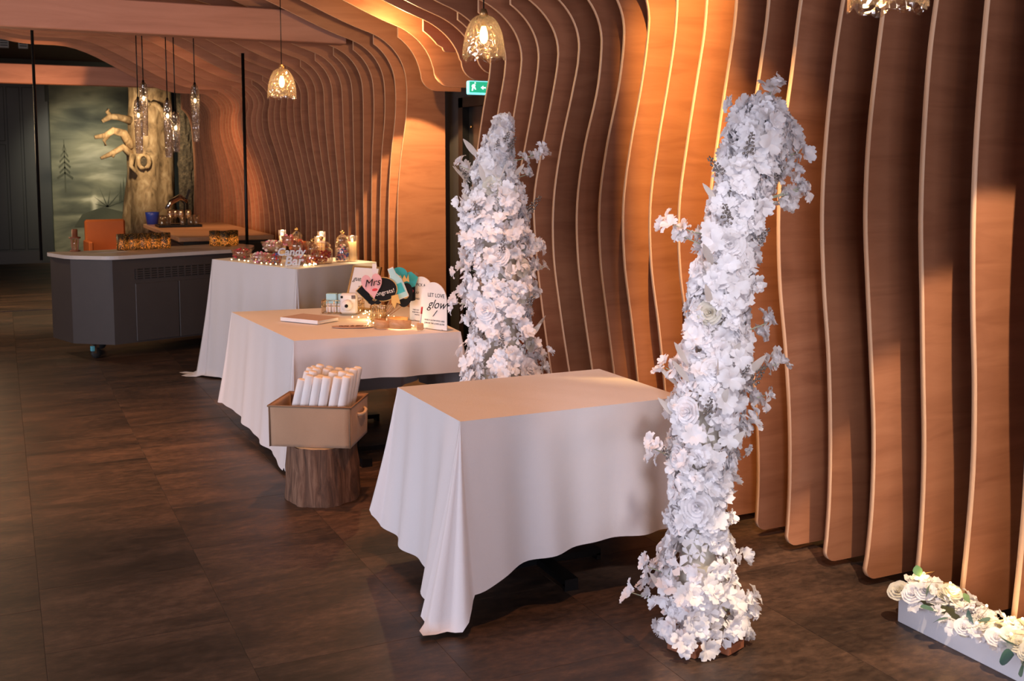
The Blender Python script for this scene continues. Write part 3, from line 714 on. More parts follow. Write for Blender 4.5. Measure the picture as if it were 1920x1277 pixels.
def flower_column(label,axis,radii,sprigs,seed,nmain,wood_dir):
    rng=random.Random(seed); base=Vector((axis[0][0],axis[0][1],0)); ax=[Vector(p)-base for p in axis]
    t=thing('flower_column',label,'flowers',base)
    n=len(ax)
    def at(u):
        f=u*(n-1); i=min(n-2,int(f)); return ax[i].lerp(ax[i+1],f-i), lerp(radii[i],radii[i+1],f-i), (ax[i+1]-ax[i]).normalized()
    a=wood_dir
    bp_=MB().bbox((-.15,-.06,0),(.15,.06,.032),.004).build('base_plank','plank_wood',t); bp_.rotation_euler=(0,0,a)
    bp2=MB().bbox((-.05,-.13,.0),(.05,.13,.030),.004).build('base_plank','plank_wood',t); bp2.rotation_euler=(0,0,a); bp2.location=(0,0,.001)
    core=[ax[0]+Vector((0,0,.03))]+ax[1:]
    MB().tube([p for p in core],[max(.012,r*.5) for r in radii],12).build('core','petal_cream',t)
    camdir=(Vector((0,0,1.5))-(base+Vector((0,0,1.2)))); camdir.z=0; camdir.normalize(); ca=math.atan2(camdir.y,camdir.x)
    placed=0
    def put(me,p,d,s,name):
        o=link(name,me,t,p); o.rotation_mode='QUATERNION'; o.rotation_quaternion=orient(d,rng.uniform(0,6.28)); o.scale=(s,s,s); return o
    # sprigs: stems with blossoms and buds standing off the column
    for sp in sprigs:
        q=Vector(sp[:3])-base; best=min((at(u/60) for u in range(61)),key=lambda r_:abs(r_[0].z-(q.z-.05))+.2*(r_[0]-q).length)
        p0=best[0]; MB().tube([p0,p0.lerp(q,.55)+Vector((0,0,-.01)),q],[.003,.0025,.002],5).build('stem','stem_green',t)
        out=(q-p0).normalized()
        for k in range(4):
            put(rng.choice(BL),q+Vector((rng.uniform(-.028,.028),rng.uniform(-.028,.028),rng.uniform(-.03,.03)))-out*.02*k*.8,(out+Vector((rng.uniform(-.6,.6),rng.uniform(-.6,.6),rng.uniform(-.4,.7)))),rng.uniform(.75,.95),'blossom'); placed+=1
    while placed<nmain:
        u=rng.random()**.97; p,r,d=at(u)
        ang=ca+rng.uniform(-1,1)*R(118)
        x=Vector((math.cos(ang),math.sin(ang),0)); x=(x-d*x.dot(d)).normalized(); 
        lump=1+.55*mnoise.noise(Vector((ang*1.3,u*7,seed)))
        rad=r*lump*rng.uniform(.78,1.04)
        pos=p+x*rad; 
        if pos.z<.035: continue
        put(rng.choice(BL),pos,x+Vector((rng.uniform(-.55,.55),rng.uniform(-.55,.55),rng.uniform(-.35,.65))),rng.uniform(.72,1.08),'blossom'); placed+=1
    for k in range(11):
        u=rng.uniform(.05,.75); p,r,d=at(u); ang=ca+rng.uniform(-1,1)*R(75); x=Vector((math.cos(ang),math.sin(ang),.1)).normalized()
        put(rng.choice((ROSE,ROSE,ROSEC)),p+x*r*.98,x,rng.uniform(.72,.92),'rose')
    for k in range(9):
        u=rng.uniform(.12,.85); p,r,d=at(u); ang=ca+rng.uniform(-1,1)*R(85); x=Vector((math.cos(ang),math.sin(ang),0)).normalized()
        put(BERRY,p+x*r*1.02,x*.7+Vector((rng.uniform(-.3,.3),rng.uniform(-.3,.3),1.0)),rng.uniform(.7,1.1),'berry_sprig')
    for k in range(14):
        u=rng.uniform(.05,.9); p,r,d=at(u); ang=ca+rng.uniform(-1,1)*R(100); x=Vector((math.cos(ang),math.sin(ang),.5)).normalized()
        put(PLEAF,p+x*r*.9,x+Vector((0,0,.6)),rng.uniform(.8,1.25),'leaf')
    # dense small florets filling the body all round
    b=MB()
    for k in range(400):
        u=rng.random(); p,r,d=at(u); ang=rng.uniform(0,6.28); x=Vector((math.cos(ang),math.sin(ang),rng.uniform(-.3,.5))).normalized()
        c=p+x*r*rng.uniform(.74,.98)
        if c.z<.05: continue
        q=orient(x+Vector((rng.uniform(-.6,.6),rng.uniform(-.6,.6),rng.uniform(-.5,.6))),rng.uniform(0,6)); s=rng.uniform(.75,1.05); me=rng.choice(BL)
        b.add([c+q@(v_.co*s) for v_ in me.vertices],[tuple(f.vertices) for f in me.polygons],0,True)
    for k in range(900):
        u=rng.random(); p,r,d=at(u); ang=rng.uniform(0,6.28); x=Vector((math.cos(ang),math.sin(ang),rng.uniform(-.3,.4))).normalized()
        c=p+x*r*rng.uniform(.66,.86)
        if c.z<.04: continue
        q=orient(x+Vector((rng.uniform(-.5,.5),rng.uniform(-.5,.5),rng.uniform(-.5,.5))),rng.uniform(0,6)); s=rng.uniform(.018,.034)
        for j in range(4):
            a0=j*PI/2; vv=[Vector((0,0,0)),Vector((s*math.cos(a0-.5),s*math.sin(a0-.5),s*.3)),Vector((s*1.25*math.cos(a0),s*1.25*math.sin(a0),s*.45)),Vector((s*math.cos(a0+.5),s*math.sin(a0+.5),s*.3))]
            b.add([c+q@v_ for v_ in vv],[(0,1,2,3)],0,True)
    b.build('florets','petal_white',t,fix=False)['kind']='stuff'
    return t
flower_column('white blossom column in front of the nearest table, on a wooden plank',
 [(2.21,3.03,.0),(2.198,3.052,.156),(2.201,3.074,.383),(2.215,3.087,.573),(2.245,3.093,.762),(2.275,3.098,.952),(2.295,3.109,1.142),(2.325,3.114,1.331),(2.367,3.114,1.521),(2.412,3.11,1.691),(2.46,3.101,1.824),(2.485,3.1,1.90)],
 [.165,.165,.095,.10,.125,.135,.105,.095,.092,.10,.095,.04],
 [(2.137,3.22,1.492),(2.178,3.196,1.445),(1.972,3.161,.175),(2.019,3.149,.27),(2.065,3.171,.687),(2.121,3.174,.971),(2.598,3.014,1.616),(2.545,3.035,1.578),(2.572,3.048,1.80),(2.58,3.03,1.74),(2.458,3.03,1.132),(2.486,3.001,.986),(2.447,3.008,.876),(2.349,2.979,.146),(2.344,3.035,.658),(2.506,3.095,1.976),(2.396,3.144,1.92),(2.55,3.05,1.83),(2.53,3.06,1.74),(2.56,3.04,1.70),(2.50,3.05,1.87),(2.43,3.08,1.88),(2.57,3.02,1.60),(2.10,3.0,.16),(2.13,2.98,.09),(2.33,2.96,.09),(2.17,2.95,.2)],21,300,R(20))
flower_column('white blossom column standing behind the nearest table',
 [(2.198,4.75,.0),(2.205,4.764,.397),(2.224,4.786,.662),(2.233,4.805,.874),(2.241,4.823,1.086),(2.226,4.852,1.298),(2.22,4.871,1.457),(2.227,4.885,1.616),(2.244,4.891,1.749),(2.273,4.888,1.855),(2.29,4.887,1.92)],
 [.19,.19,.185,.165,.165,.18,.17,.125,.065,.03,.01],
 [(2.461,4.789,1.762),(2.42,4.816,1.749),(2.397,4.808,1.656),(2.074,4.966,1.696),(2.43,4.755,1.298),(2.438,4.74,1.192),(2.018,4.922,1.02),(2.432,4.697,.755),(2.40,4.72,.689),(2.057,4.869,.689),(2.05,4.912,1.192)],33,300,R(20))

# ================================================================== PENDANT LAMPS
def dome(loc,label,top,n=1):
    t=thing('pendant_lamp',label,'lamp',loc,0,'crackle glass dome pendants')
    h=.205; prof=[]
    for i in range(15):
        u=i/14; prof.append((.018+.084*math.sin(min(1,u*1.02)*PI*.5)**.72,h*(1-u**1.5)))
    prof.append((.103,-.004))
    def wb(r,z,a,i):
        if i>=13: return r+.003*math.sin(9*a),z+.008*math.sin(5*a+n)+.006*math.sin(11*a)
        return r+.0012*math.sin(14*a+i),z
    MB().lathe(prof,40,wob=wb).build('glass_shade','amber_glass',t,fix=False)
    MB().lathe([(.001,h+.03),(.012,h+.03),(.02,h+.012),(.021,h-.004),(.001,h-.004)],20).build('cap','gold_dark',t)
    MB().lathe([(.001,h-.005),(.013,h-.005),(.013,h-.05),(.001,h-.05)],16).build('socket','gold_dark',t)
    MB().lathe([(.001,h-.05),(.011,h-.052),(.019,h-.08),(.021,h-.105),(.014,h-.128),(.001,h-.136)],16).build('bulb','bulb_glow',t)
    MB().tube([(0,0,h+.03),(0,0,top-loc[2])],.0032,6).build('cord','black_metal',t)
    pl=point('lamp_light',(loc[0],loc[1],loc[2]+.085),2.6,(1,.62,.28),.025); return t
dome((2.126,4.772,2.205),'glass dome pendant lamp above the far blossom column',3.1,1)
dome((1.867,7.765,2.19),'glass dome pendant lamp above the candy table, the farther one',3.1,3)
dome((2.137,2.174,2.103),'glass dome pendant lamp cut off by the top picture edge',3.1,5)
def tubelamp(x,y,z0,z1,label,k):
    t=thing('tube_pendant',label,'lamp',(x,y,z0),0,'long glass tube pendants above the cart'); L=z1-z0
    prof=[(.027,0),(.029,L*.1),(.034,L*.45),(.039,L*.75),(.037,L*.88),(.028,L*.96),(.011,L)]
    MB().lathe(prof,18,wob=lambda r,z,a,i:(r*(1+.05*math.sin(4*a+i*1.3)),z)).build('glass_tube','tube_glass',t,fix=False)
    MB().lathe([(.001,L+.015),(.010,L+.015),(.012,L-.03),(.013,L-.12),(.001,L-.12)],12).build('lamp_holder','black_metal',t)
    MB().sphere((0,0,L-.145),.0125,8,6,sq=(1,1,1.6)).build('bulb','bulb_glow',t)
    MB().tube([(0,0,L+.01),(0,0,3.0-z0)],.005,5).build('cord','black_metal',t)
tubelamp(1.590,9.826,1.919,2.420,'rightmost long glass tube pendant above the cart',1)
tubelamp(1.193,10.121,1.969,2.447,'second long glass tube pendant from the left, hung highest',2)
tubelamp(1.124,9.949,1.810,2.289,'leftmost long glass tube pendant above the cart',3)
tubelamp(1.373,9.966,1.779,2.288,'third long glass tube pendant from the left, hung lowest',4)
tubelamp(1.425,9.870,1.825,2.180,'shortest glass tube pendant, fourth from the left',5)
tag(MB().tube([(.286,9.50,.936),(.286,9.50,2.85),(.286,9.3,2.85)],.012,8).build('hanging_rod','black_metal'),'thin black rod hanging at the far left under the beam','rod')
tag(MB().tube([(2.256,11.0,0),(2.256,11.0,2.83)],.016,8).build('support_post','black_metal'),'thin black post rising from the counter to the ceiling','post')
# two pale boxes hung under the dark ceiling beyond the beams
for x,nm in ((.135,'left'),(.37,'right')):
    v=thing('ceiling_box','small pale box hung under the dark far ceiling, %s of two'%nm,'ceiling box',(x,16.2,3.30),0,'pale boxes under the far ceiling')
    MB().bbox((-.06,-.04,0),(.06,.04,.13),.006).build('case','vent_white',v)
    for i in range(3): MB().box((-.045,-.046,.025+i*.032),(.045,-.04,.04+i*.032)).build('slat','black_paint',v)
    MB().tube([(-.03,0,.13),(.03,0,.30)],.006,5).build('hanger','black_metal',v); MB().tube([(.03,0,.13),(.045,0,.30)],.006,5).build('hanger','black_metal',v)

# ================================================================== SERVICE CART
p0=Vector((.54,10.2)); p1=Vector((.866,9.95)); u=Vector((.95,.31)).normalized(); vv=Vector((-u.y,u.x))
L=1.33; Dp=.72
ct=thing('service_cart','grey wheeled service cart with pale top, behind the candy table','cart',(p1.x,p1.y,0),math.atan2(u.y,u.x))
q0=p0-p1; c0=(q0.dot(u),q0.dot(vv))     # chamfer corner in cart space
Z0,Z1=.13,.885
pl=[c0,(0,0),(L,0),(L-c0[0],c0[1]),(L-c0[0],c0[1]+Dp-.25),(L,Dp),(0,Dp),(c0[0],c0[1]+Dp-.25)]
def plate(poly,z0,z1,name,mat,parent,bev=0):
    b=MB(); n=len(poly); b.add([(x,y,z0) for x,y in poly]+[(x,y,z1) for x,y in poly],[tuple(reversed(range(n))),tuple(range(n,2*n))]+[(i,(i+1)%n,n+(i+1)%n,n+i) for i in range(n)])
    return b.build(name,mat,parent)
plate(pl,Z0,Z1,'body','cart_grey',ct)
cx,cy=L/2,Dp/2
big=[]
for i,(x,y) in enumerate(pl):
    a=pl[i-1]; b_=pl[(i+1)%8]
    for t in (.18,.06,0,-.06,-.18):
        pass
def off(poly,d):
    out=[]; n=len(poly)
    for i in range(n):
        a,b,c=Vector(poly[i-1]),Vector(poly[i]),Vector(poly[(i+1)%n]); d1=(b-a).normalized(); d2=(c-b).normalized(); n1=Vector((d1.y,-d1.x)); n2=Vector((d2.y,-d2.x)); m=(n1+n2).normalized(); out.append(tuple(b+m*d/max(.4,m.dot(n1))))
    return out
def rnd(poly,r):
    out=[]; n=len(poly)
    for i in range(n):
        a,b,c=Vector(poly[i-1]),Vector(poly[i]),Vector(poly[(i+1)%n]); p=b+(a-b).normalized()*r; q=b+(c-b).normalized()*r
        for k in range(6): t=k/5; out.append(tuple(p*(1-t)**2+b*2*t*(1-t)+q*t*t))
    return out
plate(rnd(off(pl,.035),.1),Z1,Z1+.032,'counter_top','cart_top',ct)
for x0,x1 in ((.20,.605),(.613,1.02),(1.028,1.30)):
    MB().bbox((x0,-.012,Z0+.012),(x1,0,.66),.003).build('door','cart_grey',ct)
g=MB().box((.20,-.006,.70),(1.30,0,.79)).build('vent_grille','black_paint',ct)
for i in range(4): MB().box((.205,-.012,.708+i*.02),(1.295,-.006,.718+i*.02)).build('slat','cart_grey',g)
for i in range(17): MB().box((.21+i*.0655,-.0125,.70),(.222+i*.0655,-.006,.79)).build('slat','cart_grey',g)
for (x,y),col in (((-.10,.17),1),((.13,Dp-.1),0),((L-.15,.1),0),((L-.15,Dp-.1),0)):
    k=MB(); k.lathe([(.001,-.014),(.045,-.014),(.048,0),(.045,.014),(.001,.014)],16)
    k.v=[(x+b_,y+c_,.05+a_) for a_,b_,c_ in k.v]
    cs=k.build('caster_wheel','rubber',ct)
    MB().box((x-.03,y-.022,.05),(x-.005,y-.017,.128)).box((x-.03,y+.017,.05),(x-.005,y+.022,.128)).box((x-.04,y-.022,.10),(x+.02,y+.022,.128)).build('caster_fork','chrome',cs)
    if col: MB().bbox((x-.06,y-.05,.075),(x-.03,y-.015,.12),.004).build('brake_pedal','caster_blue',cs)
ZC=Z1+.033
def holder(x,y,label,grp):
    t=thing('candle_holder',label,'candle holder',(x,y,ZC),0,grp)
    MB().lathe([(.001,.002),(.05,.002),(.054,.01),(.054,.15),(.05,.152),(.049,.012),(.001,.008)],22).build('mosaic_shell','mosaic',t)
    MB().lathe([(.001,.012),(.02,.012),(.02,.035),(.001,.035)],12).build('tea_light','cream_wax',t)
    MB().lathe([(.001,.036),(.008,.045),(.006,.06),(.001,.075)],8).build('flame','flame_glow',t)
    point('candle_light',(x,y,ZC+.07),.7,(1,.55,.2),.01)
for i,x in enumerate((228,249.5,270,290.5,311.5)):
    px=[1.019,1.118,1.214,1.312,1.41][i]; py=[10.60,10.61,10.63,10.66,10.68][i]
    holder(px,py,'black mosaic candle holder on the cart, %s of the five in a row'%['leftmost','second','middle','fourth','rightmost'][i],'row of five mosaic candle holders')
for i,(x,y) in enumerate(((1.90,10.79),(1.985,10.70),(2.075,10.80))):
    holder(x,y,'black mosaic candle holder by the post, %s of three'%['leftmost','middle','rightmost'][i],'three mosaic candle holders by the post')
# small wooden lantern on the cart corner
la=thing('wooden_lantern','small reddish wooden lantern on the far left corner of the cart','lantern',(.61,10.66,ZC))
MB().lathe([(.001,0),(.045,0),(.045,.012),(.001,.014)],16).build('base','plank_wood',la)
for k in range(8): a=k*PI/4; MB().bar((.026*math.cos(a),.026*math.sin(a),.012),(.036*math.cos(a),.036*math.sin(a),.12),.006).build('stave','plank_wood',la)
MB().lathe([(.02,.014),(.022,.11),(.001,.112)],12).build('glass','amber_glass',la)
MB().lathe([(.001,.12),(.052,.12),(.052,.132),(.026,.136),(.026,.20),(.02,.206),(.001,.206)],16).build('lid','plank_wood',la)
b=MB().box((-.12,-.05,0),(.12,.05,.002)); tag(b.build('paper_slip','white_card',None,(.92,10.42,ZC),.3),'white paper slip lying on the cart top','paper')

# ================================================================== WOODEN COUNTER BEHIND THE CART, GLASSES, TAP
cn=thing('bar_counter','wooden topped bar counter along the far fins','counter',(1.7,11.8,0))
MB().bbox((0,0,.90),(1.02,3.1,.95),.006).build('counter_top','counter_wood',cn)
MB().box((.06,.06,0),(.98,3.04,.90)).build('body','black_paint',cn)
for i in range(4): MB().bbox((.045,.1+i*.735,.08),(.06,.8+i*.735,.86),.003).build('panel','black_paint',cn)
for i in range(2): MB().bbox((.09+i*.44,.045,.08),(.51+i*.44,.06,.86),.003).build('panel','black_paint',cn)
ty=14.0
tr=thing('serving_tray','dark tray under the glasses on the bar counter','tray',(2.0,ty,.95))
MB().bbox((-.24,-.2,0),(.28,.2,.014),.004).build('base','black_metal',tr)
MB().box((-.24,-.2,.014),(.28,-.19,.03)).box((-.24,.19,.014),(.28,.2,.03)).box((-.24,-.19,.014),(-.23,.19,.03)).box((.27,-.19,.014),(.28,.19,.03)).build('rim','black_metal',tr)
gm=MB().lathe([(.001,.003),(.03,.0),(.032,.004),(.038,.13),(.036,.13),(.03,.01),(.001,.01)],14).mesh('tumbler','clear_glass')
wm=MB().lathe([(.034,0),(.034,.003),(.005,.008),(.004,.08),(.012,.09),(.036,.12),(.04,.15),(.032,.2),(.03,.2),(.038,.15),(.03,.12),(.001,.098)],14).mesh('goblet','clear_glass')
gl_pos=[(-.19,-.12,0),(-.12,-.05,0),(-.10,-.15,1),(-.03,-.08,1),(.03,-.14,1),(.07,-.02,0),(.12,-.13,1),(.17,-.06,0),(.22,-.14,0),(.2,.05,0),(-.05,.06,1),(-.17,.05,0)]
onm=['leftmost','second','third','fourth','fifth','sixth','seventh','eighth','ninth','tenth','eleventh','last']
for i,(x,y,k) in enumerate(gl_pos):
    o=link('goblet' if k else 'tumbler',wm if k else gm,None,(2.0+x,ty+y,.965)); tag(o,('stemmed clear goblet' if k else 'clear tumbler')+' in the crowd of glasses on the counter tray','glass','stemmed goblets on the counter tray' if k else 'tumblers on the counter tray')
tp=thing('beer_tap','chrome tap with slanted black pump on the bar counter','tap',(2.18,ty+.42,.95))
MB().lathe([(.001,0),(.06,0),(.05,.03),(.03,.04),(.028,.30),(.001,.32)],16).build('column','black_metal',tp)
MB().tube([(0,0,.30),(-.08,-.05,.36),(-.2,-.12,.30),(-.26,-.15,.22)],[.035,.04,.035,.025],10).build('spout','chrome',tp)
MB().bar((0,0,.31),(.05,0,.46),.03).build('lever','black_metal',tp)
tag(MB().lathe([(.001,0),(.07,0),(.085,.12),(.09,.16),(.08,.16),(.06,.02),(.001,.015)],16).build('bucket','blue_plastic',None,(1.80,14.75,.95)),'small dark blue tub at the far end of the bar counter','tub')

# ================================================================== ORANGE LEATHER CHAIR
ch=thing('leather_armchair','orange leather armchair in front of the mural','chair',(1.28,15.6,0),R(4))
MB().bbox((-.26,-.05,.42),(.26,.05,.99),.025).build('backrest','orange_leather',ch)
MB().bbox((-.24,-.58,.36),(.24,-.06,.48),.03).build('seat','orange_leather',ch)
MB().bbox((-.29,-.56,.50),(-.235,-.04,.72),.012).build('armrest','orange_leather',ch); MB().bbox((.235,-.56,.50),(.29,-.04,.72),.012).build('armrest','orange_leather',ch)
for x in (-.25,.25):
    for y in (-.54,0.02): MB().bar((x,y,0),(x*.98,y,.42),.035).build('leg','plank_wood',ch)

# ================================================================== DECORATIVE TREE AND BARK SLAB
te=thing('decorative_tree','pale bare tree trunk with short branches beside the mural','tree',(2.25,18.55,0))
prof=[(.52,0),(.50,.3),(.46,.8),(.42,1.3),(.39,1.8),(.36,2.3),(.345,2.8),(.34,3.3),(.34,3.58)]
pf=[]
for i in range(48): z=3.58*i/47; pf.append((interp([p[1] for p in prof],[p[0] for p in prof],z),z))
def tw_(r,z,a,i):
    k=1+.09*math.sin(3*a+z*.8)+.06*math.sin(5*a-z*1.3)+.10*mnoise.noise(Vector((math.cos(a)*2,math.sin(a)*2,z*1.2)))+.05*mnoise.noise(Vector((math.cos(a)*7,math.sin(a)*7,z*3)))
    d=(a-R(255)); 
    k-=.12*math.exp(-((a-R(262))/.35)**2-((z-2.35)/.45)**2)     # carved hollow towards the room
    return r*k*.93,z
MB().lathe(pf,56,wob=tw_).build('trunk','tree_bark',te)
def limb(pts,r): return MB().tube(pts,r,10).build('branch','tree_bark',te)
limb([(-.30,-.2,2.45),(-.5,-.28,2.50),(-.62,-.3,2.50),(-.74,-.32,2.42)],[.07,.05,.05,.03]); limb([(-.60,-.3,2.51),(-.66,-.32,2.58),(-.64,-.33,2.62)],[.035,.03,.02])
limb([(-.30,-.2,2.02),(-.42,-.26,2.24),(-.58,-.3,2.28),(-.70,-.32,2.20),(-.86,-.34,2.17)],[.08,.07,.06,.045,.03]); limb([(-.66,-.3,2.2),(-.72,-.33,2.12),(-.70,-.34,2.04)],[.04,.03,.02])
limb([(-.30,-.2,1.9),(-.44,-.26,2.02),(-.60,-.3,1.92),(-.78,-.32,1.84)],[.07,.055,.045,.025]); limb([(-.56,-.3,1.94),(-.6,-.32,1.86)],[.03,.02])
ar=[(.0+.20*math.cos(R(a)),-.36,2.45+.28*math.sin(R(a))) for a in range(10,176,15)]
MB().tube(ar,[.045]*len(ar),8).build('branch','tree_bark',te)
kn=[(-.14+.085*math.cos(R(a)),-.42,1.79+.115*math.sin(R(a))) for a in range(0,360,24)]
MB().tube(kn,.035,8,closed=True).build('knot_ring','tree_bark',te)
MB().sphere((-.14,-.40,1.79),.07,10,8,sq=(1,.35,1.4)).build('knot_hollow','dark_bark',te)
MB().tube([(-.3,-.34,1.9),(-.34,-.4,1.72),(-.27,-.42,1.62)],[.05,.04,.025],8).build('branch','tree_bark',te)
bs=MB()
n=40; vs=[];fs=[]
for i in range(n+1):
    for j in range(13):
        a=PI*(1+j/12); z=.6+2.3*i/n; r=.13*(1+.35*mnoise.noise(Vector((j*.9,z*6,3))))
        vs.append((r*1.05*math.cos(a),r*.8*math.sin(a),z))
for i in range(n):
    for j in range(12): q=i*13+j; fs.append((q,q+1,q+14,q+13))
bs.add(vs,fs,0,False); bs.box((-.13,0,0),(.13,.1,2.95)).box((-.1,-.05,0),(.1,0,.62)); 
bsr=thing('bark_slab','dark rough bark slab standing right of the pale trunk','bark',(2.80,18.25,0)); bs.build('bark_face','dark_bark',bsr)

# ================================================================== GUEST BOOK TABLE
TZ=.7455
gb=thing('guest_book','closed white guest book lying on the guest table','book',(1.70,6.46,TZ),R(-57))
MB().bbox((-.15,-.10,0),(.15,.10,.003),.001).build('back_cover','white_card',gb); MB().bbox((-.15,-.10,.019),(.15,.10,.022),.001).build('front_cover','basket_cloth',gb)
MB().box((-.145,-.094,.003),(.145,.094,.019)).build('pages','white_card',gb); MB().box((-.151,-.1015,0),(.151,-.0985,.022)).build('spine','white_card',gb)
# wire tray
wt=thing('wire_tray','gold wire tray with instant film packs and camera','tray',(1.85,6.73,TZ),R(-30))
def wire(pts,r=.0022,cl=False): return MB().tube(pts,r,5,closed=cl).build('wire','gold',wt)
tw2,td2=.24,.16
for z in (.004,.05,.085): wire([(0,0,z),(tw2,0,z),(tw2,td2,z),(0,td2,z)],cl=True)
for i in range(7):
    x=tw2*i/6; wire([(x,0,.004),(x,0,.085)]); wire([(x,td2,.004),(x,td2,.085)])
for i in range(1,5): y=td2*i/5; wire([(0,y,.004),(0,y,.085)]); wire([(tw2,y,.004),(tw2,y,.085)])
for i in range(1,6): wire([(tw2*i/6,0,.004),(tw2*i/6,td2,.004)])
wm2=Matrix.Rotation(R(-30),3,'Z')
def wl_(x,y): v=wm2@Vector((x,y,0)); return (1.85+v.x,6.73+v.y)
for i,(x,y) in enumerate(((.045,.085),(.125,.085))):
    p=wl_(x,y); f=thing('film_pack','pale blue film pack in the wire tray, %s one'%('left','right')[i],'film pack',(p[0],p[1],TZ+.008),R(-30),'pale blue film packs')
    MB().bbox((-.034,-.02,0),(.034,.02,.115),.003).build('box','light_blue',f); MB().box((-.034,-.0208,.0),(.034,-.0202,.05)).build('print_band','white_card',f)
for i,x in enumerate((.04,.075,.11)):
    p=wl_(x,.03); tag(MB().bbox((-.013,-.012,0),(.013,.012,.055),.002).build('film_cartridge','white_plastic',None,(p[0],p[1],TZ+.008),R(-30)),'small white cartridge at the front of the wire tray, %s of three'%('left','middle','right')[i],'film cartridge','white cartridges in the wire tray')
ic=thing('instant_camera','white instant camera standing in the wire tray','camera',(1.998,6.62,TZ+.008),R(-25))
MB().bbox((-.055,-.025,0),(.055,.03,.13),.012).build('body','white_plastic',ic)
k=MB(); k.lathe([(.001,.04),(.012,.04),(.014,.035),(.03,.033),(.036,.02),(.038,0)],20); k.v=[(x-.008,-.025-z,.055+y) for x,y,z in k.v]; k.build('lens_barrel','white_plastic',ic)
k=MB(); k.lathe([(.001,.0425),(.0115,.0425),(.0115,.04)],14); k.v=[(x-.008,-.025-z,.055+y) for x,y,z in k.v]; k.build('lens','black_ink',ic)
MB().bbox((.018,-.03,.095),(.045,-.024,.118),.002).build('flash','chrome',ic); MB().bbox((-.05,-.029,.10),(-.035,-.024,.115),.002).build('viewfinder','black_ink',ic)
# framed guestbook sign
fs_=thing('framed_sign','leaning gold framed guestbook sign behind the film tray','sign',(2.13,6.86,TZ),R(-58))
lean=Matrix.Rotation(R(-20),4,'X')
def leaned(b,name,mat):
    b.v=[tuple(lean@Vector(v)) for v in b.v]; return b.build(name,mat,fs_)
leaned(MB().box((-.11,0,.012),(.11,.006,.285)),'paper','white_card')
leaned(MB().box((-.122,-.004,0),(-.108,.012,.297)).box((.108,-.004,0),(.122,.012,.297)).box((-.108,-.004,0),(.108,.012,.013)).box((-.108,-.004,.284),(.108,.012,.297)),'frame','gold_dark')
RX=(R(90-(-9)),0,0); RX=(R(90-9),0,0)
def ltxt(body,size,z,mat='black_ink',shear=.3,sx=1,x=0): 
    p=lean@Vector((x,-.0015,z)); o=text('lettering',body,size,mat,fs_,p,(R(90-20),0,0),.0004,shear,sx=sx); return o
ltxt('guestbook',.046,.205,shear=.45)
for i,s in enumerate(('please sign our','guest book with','your best wishes')): ltxt(s,.012,.155-i*.02,shear=0)
# photo props in a gold wire cup
cp=thing('prop_cup','gold ribbed glass cup holding the photo props','cup',(2.06,6.22,TZ))
for r0,nm in ((.048,'rim'),(.046,'base_ring')):
    MB().tube([(r0*math.cos(a*PI/12),r0*math.sin(a*PI/12),.10 if nm=='rim' else .004) for a in range(24)],.0022,5,closed=True).build(nm,'gold',cp)
for k in range(22): a=2*PI*k/22; MB().tube([(.046*math.cos(a),.046*math.sin(a),.004),(.048*math.cos(a),.048*math.sin(a),.10)],.0017,5).build('rib','gold',cp)
MB().lathe([(.001,.003),(.043,.003),(.044,.098)],20).build('glass','clear_glass',cp,fix=False)
th=R(-18)
def heart(s,el=1.0):
    out=[]
    for i in range(28):
        t=2*PI*i/28; x=16*math.sin(t)**3; z=13*math.cos(t)-5*math.cos(2*t)-2*math.cos(3*t)-math.cos(4*t); out.append((x*s/32,z*s/30*el))
    return out
def ell(a,b,n=24,p=1): return [(a*math.cos(2*PI*i/n),b*math.sin(2*PI*i/n)) for i in range(n)]
def prop(name,label,dx,dz,dy,layers,rot=0,cat='photo prop',txt=()):
    """layers: (poly, material, thickness offset) ; a stick runs into the cup"""
    c,s=math.cos(th),math.sin(th)
    lx,ly=dx,dy
    t=thing(name,label,cat,(2.06+lx*c-ly*s,6.22+lx*s+ly*c,TZ+dz),th,'photo props in the gold cup')
    cr,sr=math.cos(R(rot)),math.sin(R(rot))
    for nm,poly,mat,o in layers:
        pp=[(x*cr-z*sr,x*sr+z*cr) for x,z in poly]
        MB().prism(pp,-.0035-o*.002,-.0005-o*.002 if o else .0035).build(nm,mat,t)
    MB().tube([(0,.005,-.01),(-dx*.86,-dy*.86,-dz+.012)],.0022,5).build('stick','light_wood',t)
    for body,size,x,z,mat,sh,rt in txt:
        text('lettering',body,size,mat,t,(x,-.0105,z),(R(90),R(-rt),0),.0004,sh)
    return t
prop('heart_prop','pink heart photo prop reading Mrs',-.035,.235,-.055,[('card',heart(.125,1.3),'pink',0),('kiss',[(x+.012,z*.7-.032) for x,z in ell(.017,.012,14)],'red',1)],8,txt=(('Mrs',.062,.0,.012,'black_ink',.35,8),))
prop('bubble_prop','black round speech prop reading Congrats',.03,.205,-.04,[('rim',ell(.088,.075),'prop_gold',0),('card',ell(.083,.070),'prop_black',1)],0,txt=(('Congrats!',.036,.0,-.02,'white_card',0,12),))
prop('bubble_prop','black diamond photo prop behind the pink heart',-.055,.195,-.02,[('rim',[(-.08,0),(0,.08),(.08,0),(0,-.08)],'prop_gold',0),('card',[(-.074,0),(0,.074),(.074,0),(0,-.074)],'prop_black',1)])
bot=[(-.035,-.09),(.035,-.09),(.038,.02),(.018,.06),(.016,.10),(-.016,.10),(-.018,.06),(-.038,.02)]
prop('bottle_prop','light blue cutout bottle photo prop',.115,.235,-.03,[('outline',[(x*1.12,z*1.06) for x,z in bot],'white_card',0),('card',bot,'light_blue',1),('band',[(-.028,-.06),(.028,-.06),(.028,.0),(-.028,.0)],'turquoise',2)],22)
